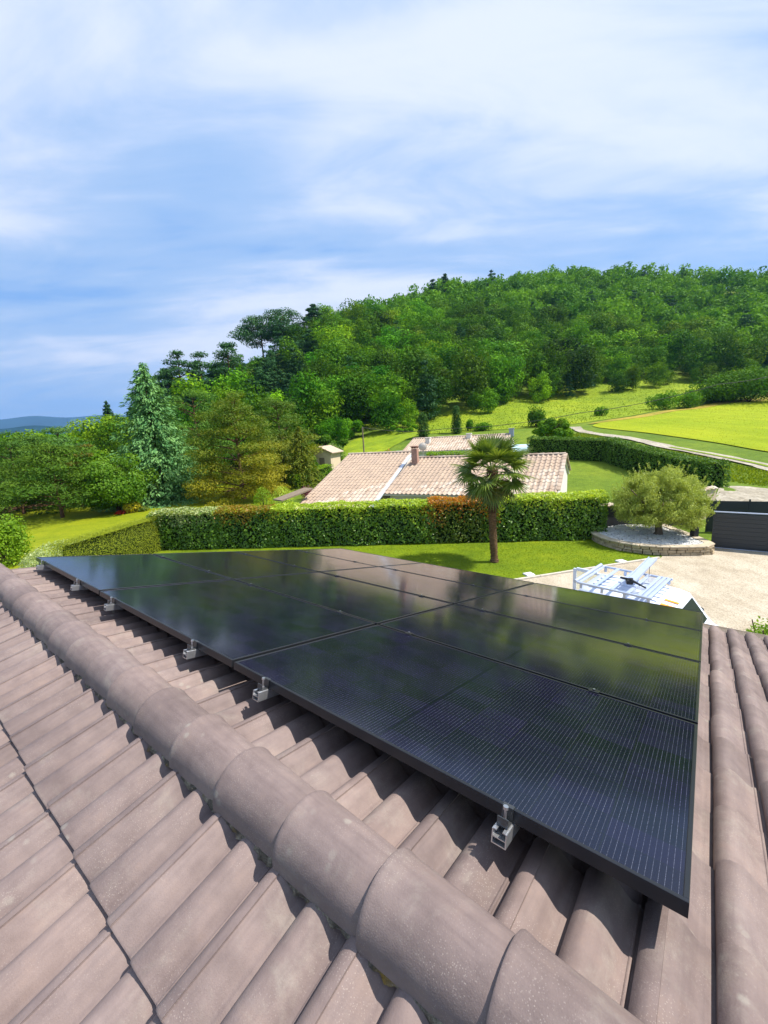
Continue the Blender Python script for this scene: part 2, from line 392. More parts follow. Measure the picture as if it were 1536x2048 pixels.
LF['crop'] = mat_leaf('crop_ear', (.20, .27, .008), (.34, .36, .015), .35)

# ================================================================== terrain
ctrl = []
for px, py, r in [(1160, 860, 75), (1330, 897, 58), (1536, 935, 47), (1490, 985, 37), (1536, 960, 42), (1250, 850, 82), (1536, 805, 128), (1536, 905, 55),
                  (880, 838, 105), (1100, 792, 142), (1430, 757, 190), (1420, 790, 135), (845, 868, 75), (1450, 970, 36), (1195, 925, 47), (1300, 830, 100), (1000, 835, 100)]:
    ctrl.append(tuple(at_r(px, py, r)))
for az, r, z in [(27, 330, 92), (41, 350, 76), (8, 285, 84), (-6, 212, 52), (-15, 182, 38), (-26, 135, 13), (-35, 130, 1), (-45, 150, -1), (18, 310, 90), (34, 340, 84), (55, 380, 64), (75, 350, 40), (100, 300, 10),
                 (27, 470, 96), (8, 420, 88), (-15, 330, 44), (41, 520, 82), (-26, 260, 18), (60, 550, 60), (-6, 360, 62),
                 (8, 190, 42), (18, 220, 50), (27, 240, 52), (38, 270, 46), (-6, 150, 27), (-15, 130, 16), (0, 130, 20), (60, 200, 14),
                 (-5, 90, 5), (-15, 85, 2.2), (-22, 95, 2), (-8, 60, 1.2), (2, 60, 1.6), (10, 50, 1.3), (16, 50, 1.8), (8, 34, -.6), (18, 29, -.4), (0, 33, -.4), (-3, 45, .3),
                 (-30, 55, 0), (-40, 50, 0), (-38, 35, 0), (-30, 35, 0), (-20, 40, 0), (-55, 60, 0), (-45, 90, -2), (-35, 90, -.5),
                 (60, 60, 2), (75, 70, 1), (90, 60, 0), (60, 100, 6), (90, 150, 3),
                 (-40, 300, -8), (-55, 300, -10), (-40, 700, -12), (-30, 600, 0), (-60, 700, -15), (-80, 300, -6),
                 (0, 1500, 40), (25, 1500, 60), (50, 1500, 50), (80, 1500, 20), (-25, 1500, 5), (-45, 1500, -10), (-80, 1500, -10)]:
    ctrl.append(polar(az, r, z))
for az in range(0, 360, 30):
    for r in (8, 18, 26): ctrl.append(polar(az, r, 0))
for az in range(120, 260, 25):
    for r in (60, 200, 800): ctrl.append(polar(az, r, 0))
for az in range(0, 360, 30): ctrl.append(polar(az, 6000, 0))
CT = np.array(ctrl)
_D = np.hypot(CT[:, None, 0] - CT[None, :, 0], CT[:, None, 1] - CT[None, :, 1])
_A = np.zeros((len(CT) + 1,) * 2); _A[:-1, :-1] = -_D; _A[-1, :-1] = 1; _A[:-1, -1] = 1
_W = np.linalg.solve(_A + np.diag([.6] * len(CT) + [0]), np.append(CT[:, 2], 0))
def hgt(x, y):
    x = np.asarray(x, float); y = np.asarray(y, float); sh = x.shape; x = x.ravel(); y = y.ravel()
    out = np.full(x.shape, _W[-1])
    for (a, b, _), w in zip(CT, _W[:-1]): out -= w * np.hypot(x - a, y - b)
    d = np.hypot(x, y); t = np.clip((d - 25.5) / 9, 0, 1); t = t * t * (3 - 2 * t)
    rough = .35 * np.sin(x * .11 + 1.3) * np.cos(y * .09) + .2 * np.sin(x * .27 + y * .2)
    return (t * (out + rough * np.clip((d - 70) / 60, 0, 1))).reshape(sh)
def gz(x, y): return float(hgt(np.array([x]), np.array([y]))[0])

def build_terrain():
    az = np.concatenate([np.arange(-62, 62, .5), np.arange(62, 298, 4)]); az = np.radians(az); na = len(az)
    rr = np.concatenate([[.01], np.arange(3, 60, 1.5), np.geomspace(60, 600, 90), np.geomspace(640, 9000, 30)]); nr = len(rr)
    A, RR = np.meshgrid(az, rr, indexing='ij')
    x = RR * np.sin(A); y = RR * np.cos(A); z = hgt(x, y)
    v = np.stack([x, y, z], -1).reshape(-1, 3)
    i, j = np.meshgrid(np.arange(na), np.arange(nr - 1), indexing='ij'); i2 = (i + 1) % na
    f = np.stack([i * nr + j, i2 * nr + j, i2 * nr + j + 1, i * nr + j + 1], -1).reshape(-1, 4)[:, ::-1]
    tag(link('ground', np_mesh('ground', v, f, MT['ground'], smooth=True)), kind='structure')
build_terrain()

def inside(poly, x, y):
    n = len(poly); c = np.zeros(x.shape, bool); j = n - 1
    for i in range(n):
        xi, yi = poly[i]; xj, yj = poly[j]
        c ^= ((yi > y) != (yj > y)) & (x < (xj - xi) * (y - yi) / (yj - yi + 1e-12) + xi); j = i
    return c
def smooth_poly(pts, per=6):
    """closed Catmull-Rom outline"""
    out = []; n = len(pts)
    for i in range(n):
        p0, p1, p2, p3 = (np.array(pts[(i + k - 1) % n], float) for k in range(4))
        for t in np.arange(per) / per:
            out.append(tuple(.5 * ((2 * p1) + (p2 - p0) * t + (2 * p0 - 5 * p1 + 4 * p2 - p3) * t * t + (3 * p1 - p0 - 3 * p2 + p3) * t ** 3)))
    return out
def sheet(name, poly, mat, lift, cell):
    """a sheet with a clean outline draped over the terrain"""
    import bmesh
    bm = bmesh.new(); vs = [bm.verts.new((p[0], p[1], 0)) for p in poly]; f = bm.faces.new(vs)
    xs = [p[0] for p in poly]; ys = [p[1] for p in poly]
    for axis, lo, hi in ((0, min(xs), max(xs)), (1, min(ys), max(ys))):
        c = lo + cell
        while c < hi:
            co = Vector((c, 0, 0)) if axis == 0 else Vector((0, c, 0)); no = Vector((1, 0, 0)) if axis == 0 else Vector((0, 1, 0))
            bmesh.ops.bisect_plane(bm, geom=bm.verts[:] + bm.edges[:] + bm.faces[:], plane_co=co, plane_no=no); c += cell
    bmesh.ops.triangulate(bm, faces=[f for f in bm.faces if len(f.verts) > 4])
    co = np.array([v.co[:] for v in bm.verts]); z = hgt(co[:, 0], co[:, 1]) + lift
    for v, zz in zip(bm.verts, z): v.co.z = zz
    bmesh.ops.recalc_face_normals(bm, faces=bm.faces)
    if sum(f.normal.z for f in bm.faces) < 0: bmesh.ops.reverse_faces(bm, faces=bm.faces)
    me = bpy.data.meshes.new(name); bm.to_mesh(me); bm.free(); me.materials.append(mat)
    for p in me.polygons: p.use_smooth = True
    return tag(link(name, me), kind='structure')
def P(px, py, r): return tuple(at_r(px, py, r)[:2])
def G0(px, py): return tuple(at_z(px, py, 0)[:2])

# yard: driveway of pale gravel, mown lawn
KA, KB = (3.2, 14.75), (11.6, 16.75)       # kerb line between lawn and drive
kd = np.array(KB) - np.array(KA); kn = np.array([-kd[1], kd[0]]) / np.hypot(*kd)
drive = [(-1, 13.75), KA, KB, (11.9, 17.05), (13.9, 16.85), (14.5, 18.2), (17.2, 16.3), (24, 12), (24, -4), (6, -4), (-1, 6)]
sheet('driveway', drive, MT['drive'], .012, 1.5)
sheet('lawn', [(-14.2, 16.5), (-14.2, 23.2), (10.7, 21.4), (11.2, 17.0), (KB[0] - .1, KB[1] + .06), (KA[0], KA[1] + .06), (-2, 13.6), (-10, 13)], MT['lawn'], .008, 1.5)
sheet('side_lawn', smooth_poly([(-14.6, 16), (-20, 19), (-34, 28), (-47, 40), (-52, 58), (-40, 66), (-22, 58), (-12, 44), (-10, 30), (-13.3, 25)], 3), MT['lawn_dry'], .014, 2.5)
field = [P(1185, 849, 81), P(1300, 867, 70), P(1420, 885, 62), P(1536, 905, 55), P(1700, 930, 50), P(1900, 900, 80), P(1750, 780, 150), P(1536, 797, 130), P(1440, 805, 118), P(1340, 822, 104), P(1250, 838, 92)]
sheet('field', smooth_poly(field, 4), MT['field'], .10, 5)
sheet('meadow', smooth_poly([P(690, 920, 60), P(760, 895, 66), P(830, 872, 74), P(980, 870, 78), P(1130, 852, 84), P(1250, 832, 97), P(1420, 800, 126), P(1600, 775, 160), P(1600, 745, 215), P(1430, 752, 200), P(1250, 775, 165), P(1100, 790, 144), P(960, 815, 122), P(860, 838, 104), P(760, 850, 92), P(690, 870, 80)], 4), MT['meadow'], .07, 4)
sheet('dry_bank', smooth_poly([P(1175, 846, 84), P(1260, 832, 96), P(1345, 815, 108), P(1440, 797, 122), P(1540, 785, 138), P(1540, 797, 131), P(1440, 807, 117), P(1345, 823, 103), P(1250, 840, 90)], 4), MT['drygrass'], .14, 4)
tl = [P(1150, 852, 80), P(1160, 862, 74), P(1190, 870, 70), P(1260, 882, 65), P(1340, 899, 58), P(1440, 918, 51.5), P(1540, 938, 46.5), P(1680, 965, 40)]
def ribbon(name, pts, w, mat, lift, kind='structure'):
    pts = [np.array(p) for p in pts]; L = []; Rr = []
    dense = []
    for i in range(len(pts) - 1):
        for t in np.linspace(0, 1, 7)[:-1]:
            p0 = pts[max(i - 1, 0)]; p1 = pts[i]; p2 = pts[i + 1]; p3 = pts[min(i + 2, len(pts) - 1)]
            dense.append(.5 * ((2 * p1) + (p2 - p0) * t + (2 * p0 - 5 * p1 + 4 * p2 - p3) * t * t + (3 * p1 - p0 - 3 * p2 + p3) * t ** 3))
    mb = MB(); vs = []; K = 5
    for i, p in enumerate(dense):
        t = dense[min(i + 1, len(dense) - 1)] - dense[max(i - 1, 0)]; t /= np.hypot(*t); nn = np.array([-t[1], t[0]])
        ww = w * (1 + .12 * math.sin(i * .9) + .08 * math.sin(i * 2.3))
        for k in range(K):
            q = p + nn * ww * (k / (K - 1) - .5); vs.append((q[0], q[1], gz(*q) + lift))
    mb.add(vs, [(i * K + k, i * K + k + 1, (i + 1) * K + k + 1, (i + 1) * K + k) for i in range(len(dense) - 1) for k in range(K - 1)], True)
    return tag(mb.build(name, mat), kind=kind)
ribbon('track', tl, 1.6, MT['track'], .13)
ribbon('track_verge', [np.array(p) for p in tl[4:]], .38, MT['meadow'], .17)
sheet('lane', smooth_poly([P(1448, 972, 37), P(1500, 966, 38.5), P(1600, 975, 37), P(1700, 1000, 34), P(1600, 1010, 30), P(1440, 1003, 31.5)], 3), MT['track'], .05, 2)

# ================================================================== the house we stand on: roof frame
AZ, SL = R(-51.1), R(13.6)
D_ = Vector((math.sin(AZ), math.cos(AZ), 0)); N_ = Vector((math.cos(AZ), -math.sin(AZ), 0)); Z_ = Vector((0, 0, 1))
def RF(u, n, z): return D_ * u + N_ * n + Z_ * z       # along the ridge, across it, up
RN, RZ = 0.588, CAMH - 1.095                            # ridge apex of the tile surface
SV = (N_ * math.cos(SL) - Z_ * math.sin(SL)); SN = (N_ * math.sin(SL) + Z_ * math.cos(SL))       # far slope: down, normal
TV = (-N_ * math.cos(SL) - Z_ * math.sin(SL)); TN = (-N_ * math.sin(SL) + Z_ * math.cos(SL))     # near slope
UEND, UBEG = 5.46, -7.0
house = thing('house', 'house with brown double roll tiled roof, seen from its ridge in the foreground', 'house', RF(0, RN, 0))
house_inv = Matrix.Translation(-Vector(house.location))
def hpart(o):   # parent to the house, keep the world placement
    o.parent = house; o.matrix_parent_inverse = house_inv; return o
mb = MB()
HW = 4.15
for a, b in (((UBEG + .4, RN - HW), (UEND - .3, RN - HW)), ((UEND - .3, RN - HW), (UEND - .3, RN + HW)), ((UEND - .3, RN + HW), (UBEG + .4, RN + HW)), ((UBEG + .4, RN + HW), (UBEG + .4, RN - HW))):
    pa, pb = RF(a[0], a[1], 0), RF(b[0], b[1], 0); top = RZ - HW * math.tan(SL) - .16
    mb.add([pa, pb, pb + Z_ * top, pa + Z_ * top], [(0, 1, 2, 3)])
for uu in (UBEG + .4, UEND - .3):
    top = RZ - HW * math.tan(SL) - .16
    mb.add([RF(uu, RN - HW, top), RF(uu, RN + HW, top), RF(uu, RN, RZ - .16)], [(0, 1, 2)])
hpart(mb.build('wall', MT['render_c']))
RUN = 4.62 / math.cos(SL)
mb = MB()
for v_, nn in ((SV, SN), (TV, TN)):
    a = RF(UBEG, RN, RZ) - nn * .075; b = RF(UEND - .02, RN, RZ) - nn * .075; L = v_ * (RUN - .05)
    mb.add([a, b, b + L, a + L, a - nn * .06, b - nn * .06, b + L - nn * .06, a + L - nn * .06], [(0, 1, 2, 3), (4, 5, 6, 7), (0, 1, 5, 4), (1, 2, 6, 5), (2, 3, 7, 6), (3, 0, 4, 7)])
hpart(mb.build('roof_deck', MT['deck']))

TW, TL, EXP = .28, .375, .305
def tile_mesh(flip, name):
    """two rolls a tile: an abrupt step up to each roll, a gentle fall to the pan, a small bead at the pan's edge"""
    per = TW / 2; th = .016; tilt = .026; sx = -1 if flip else 1; mb = MB()
    groups = []
    for k in range(2):
        o = k * per; lift = .005 if k == 0 else 0.0
        groups.append([(o, -.008), (o + .0012, .016 + lift)])
        barrel = [(.0012, .016), (.007, .0265), (.017, .0365), (.031, .0425), (.047, .0425), (.062, .0375), (.076, .0290), (.089, .0185), (.100, .0095), (.108, .0040)]
        if k == 0:
            groups.append([(o + x, z + lift) for x, z in barrel[:5]]); groups.append([(o + .0471, .0470), (o + .0477, .0420)]); groups.append([(o + x, z) for x, z in [(.0477, .0420)] + barrel[5:]])
        else: groups.append([(o + x, z) for x, z in barrel])
        groups.append([(o + .108, .0040), (o + .112, .0022), (o + .121, .0018)])
        if k == 1: groups.append([(o + .121, .0018), (o + .1235, .0048), (o + .128, .0045), (o + .130, -.001)])
        else: groups.append([(o + .121, .0018), (o + .130, -.001)])
        groups.append([(o + .130, -.001), (o + .136, -.004), (o + per + (.012 if k == 1 else 0), -.006)])
    ys = [0, TL * .5, TL - .005, TL]
    for gp in groups:
        n = len(gp); v = []
        for y in ys:
            dz = tilt * y / TL - (.004 if y == TL else 0); v += [(sx * x, y, z + dz) for x, z in gp]
        fs = []
        for a in range(len(ys) - 1):
            for i in range(n - 1):
                q = (a * n + i, a * n + i + 1, (a + 1) * n + i + 1, (a + 1) * n + i); fs.append(q[::-1] if flip else q)
        mb.add(v, fs, True)
        t0 = [(sx * x, TL, z + tilt - .004) for x, z in gp]; t1 = [(sx * x, TL - .003, z + tilt - .004 - th) for x, z in gp]
        mb.add(t0 + t1, [(i, i + 1, n + i + 1, n + i) for i in range(n - 1)])
        b0 = [(sx * x, 0, z - th) for x, z in gp]
        mb.add(b0 + t1, [(i, i + 1, n + i + 1, n + i) for i in range(n - 1)], True)
    return mb.mesh(name, MT['tile'])
TF, TN_ = tile_mesh(False, 'roof_tile'), tile_mesh(True, 'roof_tile')
rng = np.random.default_rng(3)
# far slope: local x = -D (towards the camera's right), y = down, z = normal.  near slope: mirrored mesh, local x = +D
def slope_matrix(near, u, s, jit=True):
    if near: X, Y, Zv = D_, TV, TN
    else: X, Y, Zv = -D_, SV, SN
    o = RF(u, RN, RZ) + Y * s - Zv * .040
    if jit:
        o = o + X * rng.normal(0, .0018) + Y * rng.normal(0, .003) + Zv * rng.normal(0, .0012)
        a = rng.normal(0, .0035)
        X = (X + Y * a).normalized(); Y = Zv.cross(X)
    m = Matrix.Identity(4); m.col[0][:3] = X; m.col[1][:3] = Y; m.col[2][:3] = Zv; m.col[3][:3] = o
    return m
tiles_far, tiles_near, rest = [], [], []
U0F = .0 + .047 + .005                                            # a roll sits here
ncol = int((UEND - UBEG) / TW)
S0 = .405 / math.cos(SL)                                          # tail line of the first course on the near side
for k in range(-26, 21):
    u = U0F + k * TW
    if u > UEND or u - TW < UBEG: continue
    for c in range(15):
        s = S0 - TL + c * EXP + .02
        if s + TL > RUN + .06: continue
        vis = (c <= 2 and u > -2.4) or (-2.0 < u < .55) or (u > 5.1)
        (tiles_far if vis else rest).append((False, u, s))
    for c in range(15):
        s = S0 - TL + c * EXP
        if s + TL > RUN + .06: continue
        vis = c <= 2 and -1.0 < u
        (tiles_near if vis else rest).append((True, u - .035, s))
HI = Matrix.Translation(-Vector(house.location))
for near, u, s in tiles_far + tiles_near:
    # the mirrored near-side mesh runs towards -D from its origin because its x is flipped
    o = link('roof_tile', TN_ if near else TF, house); o.matrix_local = HI @ slope_matrix(near, u, s)
print('own roof tiles', len(tiles_far), len(tiles_near), 'rest', len(rest))
def join_copies(name, me, mats, parent, mat):
    nv = len(me.vertices); co = np.empty(nv * 3, np.float32); me.vertices.foreach_get('co', co); co = co.reshape(-1, 3)
    nl = len(me.loops); lv = np.empty(nl, np.int32); me.loops.foreach_get('vertex_index', lv); f = lv.reshape(-1, 4)
    V = []; F = []
    for i, m in enumerate(mats):
        A = np.array(m); V.append(co @ A[:3, :3].T + A[:3, 3]); F.append(f + i * nv)
    o = link(name, np_mesh(name, np.concatenate(V), np.concatenate(F), mat), parent); return tag(o, kind='stuff')
join_copies('roof_tiles', TF, [HI @ slope_matrix(*t) for t in rest if not t[0]], house, MT['tile'])
join_copies('roof_tiles', TN_, [HI @ slope_matrix(*t) for t in rest if t[0]], house, MT['tile'])

# ridge tiles: tapered half rounds, each nearer one laps over the farther one
def ridge_mesh():
    mb = MB(); L = .345; seg = 18; rows = []
    st = [(0, .094), (.10, .099), (.22, .104), (.315, .108), (.33, .111), (.341, .1125), (.345, .110)]
    for y, r_ in st:
        rows.append([(-math.cos(math.pi * (k / seg)) * r_ * 1.0, y, math.sin(math.pi * (k / seg)) * r_ * 1.0 - (.012 if k in (0, seg) else 0)) for k in range(seg + 1)])
    n = seg + 1
    mb.add([p for r_ in rows for p in r_], [(a * n + k, a * n + k + 1, (a + 1) * n + k + 1, (a + 1) * n + k)[::-1] for a in range(len(st) - 1) for k in range(seg)], True)
    t = rows[-1]; inn = [(p[0] * .85, p[1] - .001, max(p[2] - .004, -.012) * .85) for p in t]
    mb.add(t + inn, [(k, k + 1, n + k + 1, n + k) for k in range(seg)])
    inn2 = [(p[0] * .9, 0, p[2] * .9) for p in rows[0]]
    mb.add(inn + inn2, [(k, k + 1, n + k + 1, n + k) for k in range(seg)], True)
    return mb.mesh('ridge_tile', MT['tile'])
RM = ridge_mesh()
CZ = CAMH - 1.103; J0, JP = .243, .2955
k0 = int((UBEG - J0) / JP)
for k in range(k0, int((UEND - J0) / JP) + 1):
    uj = J0 + k * JP
    # local y runs to the far end (+D); lip at the far end, tail tucked below the next nearer tile's lip
    o = RF(uj - .345, RN + rng.normal(0, .0015), CZ + rng.normal(0, .0012))
    X = N_; Y = D_; m = Matrix.Identity(4); m.col[0][:3] = X; m.col[1][:3] = Y; m.col[2][:3] = X.cross(Y)
    if m.col[2][2] < 0: m.col[0][:3] = -X; m.col[2][:3] = Z_
    m.col[3][:3] = o
    q = link('ridge_tile', RM, house); q.matrix_local = HI @ (m @ Matrix.Rotation(rng.normal(0, .006), 4, 'Z') @ Matrix.Rotation(rng.normal(0, .01), 4, 'Y'))
# crumbly mortar bed along both sides of the ridge
def mortar(side):
    mb = MB(); us = np.arange(UBEG, UEND - .02, .012); vs = []; K = 5
    r2 = np.random.default_rng(5 + side)
    nz = r2.normal(0, 1, (len(us), K)); 
    for it in range(1): nz = (nz + np.roll(nz, 1, 0)) / 1.6
    for i, u in enumerate(us):
        for k in range(K):
            n_ = .077 + .0055 * k + (.0045 * nz[i, k] if k > 1 else 0); z = .012 - .0085 * k + .0035 * nz[i, (k + 2) % K]
            if k == K - 1: z -= .006; n_ -= .010
            vs.append(RF(u, RN + (n_ + .012) * side, CZ + z - .008))
    f = [(i * K + k, i * K + k + 1, (i + 1) * K + k + 1, (i + 1) * K + k) for i in range(len(us) - 1) for k in range(K - 1)]
    mb.add(vs, f, True); hpart(mb.build('ridge_mortar', MT['mortar']))
mortar(-1); mortar(1)
# gutter along the far eave
mb = MB(); ge = RN + 4.66; gzv = RZ - 4.62 * math.tan(SL) - .07
prof = [(-.06, .05), (-.065, 0), (-.045, -.045), (0, -.062), (.045, -.045), (.065, 0), (.066, .052), (.058, .054)]
vs = [RF(UBEG, ge + a, gzv + b) for a, b in prof] + [RF(UEND, ge + a, gzv + b) for a, b in prof]; n = len(prof)
mb.add(vs, [(k, k + 1, n + k + 1, n + k) for k in range(n - 1)], True)
hpart(mb.build('gutter', MT['gutter']))

# ================================================================== solar array
PW, PD, PG, PT = 1.722, 1.07, .020, .035
PO = Vector((.598, .696, CAMH - 1.02))                 # top corner of the panel nearest the camera
PX, PY, PN = D_, SV, SN                                # along ridge (away), down the slope, normal
ROWN = ['row beside the ridge', 'second row down from the ridge', 'third row down from the ridge', 'lowest row above the driveway']
COLN = ['nearest column on the right', 'middle column', 'farthest column on the left']
def panel_meshes():
    fr = MB(); fw = .0115; t = PT
    for cx_, cy_, sx, sy in ((PW / 2, fw / 2, PW, fw), (PW / 2, PD - fw / 2, PW, fw), (fw / 2, PD / 2, fw, PD - 2 * fw), (PW - fw / 2, PD / 2, fw, PD - 2 * fw)):
        fr.box((cx_, cy_, -t / 2), (sx, sy, t), bev=.0012)
    gl = MB(); z = -.0025
    gl.add([(fw, fw, z), (PW - fw, fw, z), (PW - fw, PD - fw, z), (fw, PD - fw, z), (fw, fw, z - .006), (PW - fw, fw, z - .006), (PW - fw, PD - fw, z - .006), (fw, PD - fw, z - .006)], [(0, 1, 2, 3), (7, 6, 5, 4)])
    return fr.mesh('frame', MT['frame']), gl.mesh('glass', MT['panel'])
FM, GM = panel_meshes()
# D x SV points down, so mirror: local x = -D from the far end keeps a right-handed frame
for j in range(4):
    for i in range(3):
        o = PO + PX * (i * (PW + PG) + PW) + PY * (j * (PD + PG))
        m = Matrix.Identity(4); m.col[0][:3] = -PX; m.col[1][:3] = PY; m.col[2][:3] = PN; m.col[3][:3] = o + PN * rng.normal(0, .0008)
        t = thing('solar_panel', f'black solar panel in the {ROWN[j]}, {COLN[i]}', 'solar panel', group='solar panels on the roof')
        t.matrix_world = m @ Matrix.Rotation(rng.normal(0, .0012), 4, 'X') @ Matrix.Rotation(rng.normal(0, .0012), 4, 'Y')
        link('frame', FM, t); link('glass', GM, t)
RAILU = [.397, 1.47, 2.08, 3.19, 3.905, 4.92]
RNAME = ['nearest to the camera', 'second nearest to the camera', 'third nearest to the camera', 'fourth nearest to the camera', 'second from far left', 'at the far left corner']
rl = MB(); LR = 4 * PD + 3 * PG + .10
for bx_, bz_, w_, h_ in ((-.0185, -.0205, .003, .036), (.0185, -.0205, .003, .036), (0, -.0392, .040, .003), (-.0125, -.0022, .0090, .003), (.0125, -.0022, .0090, .003), (0, -.022, .0336, .0025)): rl.box((bx_, LR / 2 - .052, bz_ - PT), (w_, LR, h_))
RAILM = rl.mesh('rail', MT['alu'])
MT['clampblack'] = mat_plain('dark_clamp', (.10, .105, .11), .35, .5, .7, .1, 8)
cm = MB()                                             # end clamp: a Z of bent aluminium hooked over the frame
def cb(y0, y1, z0, z1, w=.030): cm.box((0, (y0 + y1) / 2, (z0 + z1) / 2), (w, abs(y1 - y0), abs(z1 - z0)), bev=.0008)
cb(-.004, .010, .0005, .0040); cb(-.0042, -.0010, -.034, .0038); cb(-.036, -.0044, -.0345, -.0312); cb(-.036, -.0328, -.031, -.010)
CLM = cm.mesh('end_clamp', MT['clampblack'])
bo = MB(); bo.tube([(0, -.019, -.032), (0, -.019, .006)], .0038, 8); bo.tube([(0, -.019, .005), (0, -.019, .0125)], .0072, 12); bo.tube([(0, -.019, -.0305), (0, -.019, -.024)], .0075, 6)
BOM = bo.mesh('bolt', MT['steel'])
mc = MB(); mc.box((0, PG / 2, .003), (.045, .040, .0035), bev=.0008); mc.tube([(0, PG / 2, .004), (0, PG / 2, .0085)], .006, 10); MCM = mc.mesh('middle_clamp', MT['frame'])
mb2 = MB(); mb2.tube([(0, PG / 2, .0092), (0, PG / 2, .012)], .0058, 10); MBM = mb2.mesh('bolt', MT['steel'])
hk = MB(); hk.box((0, .0, -.108 - PT), (.03, .05, .064)); HKM = hk.mesh('roof_hook', MT['alu'])
for u, nm in zip(RAILU, RNAME):
    m = Matrix.Identity(4); m.col[0][:3] = -PX; m.col[1][:3] = PY; m.col[2][:3] = PN; m.col[3][:3] = PO + PX * u
    t = thing('mounting_rail', f'aluminium rail end with bolted clamp under the ridge-side panel edge, {nm}', 'mounting rail', group='mounting rails under the panels')
    t.matrix_world = m
    link('rail', RAILM, t); c = link('end_clamp', CLM, t); link('bolt', BOM, c)
    for j in range(1, 4):
        q = link('middle_clamp', MCM, t, loc=(0, j * PD + (j - 1) * PG, 0)); link('bolt', MBM, q)
    for yy in (.75, 2.2, 3.7): link('roof_hook', HKM, t, loc=(0, yy, 0))

# ================================================================== foliage generators
def leaf_quads(Pt, Nn, size, aspect, rg, rand=.6, updir=None):
    """one rhombic leaf for each point: normals lean to Nn, random roll"""
    n = len(Pt); N = Nn + rg.normal(0, rand, (n, 3)); N /= np.linalg.norm(N, axis=1, keepdims=True) + 1e-9
    T = rg.normal(0, 1, (n, 3)) if updir is None else updir + rg.normal(0, .35, (n, 3))
    T -= N * (T * N).sum(1, keepdims=True); T /= np.linalg.norm(T, axis=1, keepdims=True) + 1e-9
    B = np.cross(N, T); s = (size * rg.uniform(.6, 1.35, n))[:, None]
    a = Pt - T * s * .5; b = Pt + B * s * .5 * aspect; c = Pt + T * s * .5; d = Pt - B * s * .5 * aspect
    c = c - N * s * .12
    V = np.stack([a, b, c, d], 1).reshape(-1, 3)
    return V, np.arange(4 * n).reshape(-1, 4)
class Leaves:
    def __init__(s): s.V = []; s.F = []; s.v = []; s.n = 0; s.mi = []
    def put(s, V, F, var, mi=0):
        s.V.append(V); s.F.append(F + s.n); s.v.append(var); s.n += len(V); s.mi.append(np.full(len(F), mi)); return s
    def leaves(s, Pt, Nn, size, aspect, rg, rand=.6, updir=None, var=None, mi=0):
        V, F = leaf_quads(Pt, Nn, size, aspect, rg, rand, updir)
        s.put(V, F, rg.uniform(0, 1, len(F)) if var is None else np.clip(var + rg.normal(0, .18, len(F)), 0, 1), mi); return s
    def mesh(s, name, mat): return np_mesh(name, np.concatenate(s.V), np.concatenate(s.F), mat, np.concatenate(s.v), matidx=np.concatenate(s.mi))
def sph(n, rg):
    p = rg.normal(0, 1, (n, 3)); return p / np.linalg.norm(p, axis=1, keepdims=True)
def blob_leaves(L, c, rad, n, size, aspect, rg, shell=.28, rand=.55, var=None, up=.25, mi=0):
    """leaves in the outer shell of an ellipsoidal clump"""
    d = sph(n, rg); r = 1 - shell * rg.uniform(0, 1, n) ** 1.3 + rg.normal(0, .05, n)
    rad = np.array(rad, float) if np.ndim(rad) else np.array([rad] * 3)
    Pt = np.array(c) + d * r[:, None] * rad
    Nn = d / rad; Nn /= np.linalg.norm(Nn, axis=1, keepdims=True); Nn[:, 2] += up
    L.leaves(Pt, Nn, size, aspect, rg, rand, None, None if var is None else np.full(n, var), mi)
def crown_broad(seed, n, leaf, h0=.14, w=.36, lobes=22, round_=1.0):
    """a broadleaf crown in unit size: uneven lobes with gaps between them; z from h0 to 1"""
    rg = np.random.default_rng(seed); L = Leaves(); cz = (1 + h0) / 2; hh = (1 - h0) / 2
    cs = []
    for k in range(lobes):
        d = sph(1, rg)[0]; q = rg.uniform(.35, .95) ** .6
        r_ = rg.uniform(.14, .25) * (1.15 - .35 * q)
        c = np.array([d[0] * w * q * .86, d[1] * w * q * .86, cz + d[2] * hh * q * .82])
        if c[2] < cz - hh * .2: c[:2] *= .85 if rg.uniform() < .5 else 1.05
        cs.append((c, r_))
    tot = sum(r_ ** 2 for _, r_ in cs)
    for c, r_ in cs:
        m = int(n * r_ ** 2 / tot); blob_leaves(L, c, (r_ * rg.uniform(.9, 1.25), r_ * rg.uniform(.9, 1.25), r_ * rg.uniform(.7, 1.0) * round_), m, leaf, .62, rg, .34, .42, rg.uniform(.1, .9))
    return L
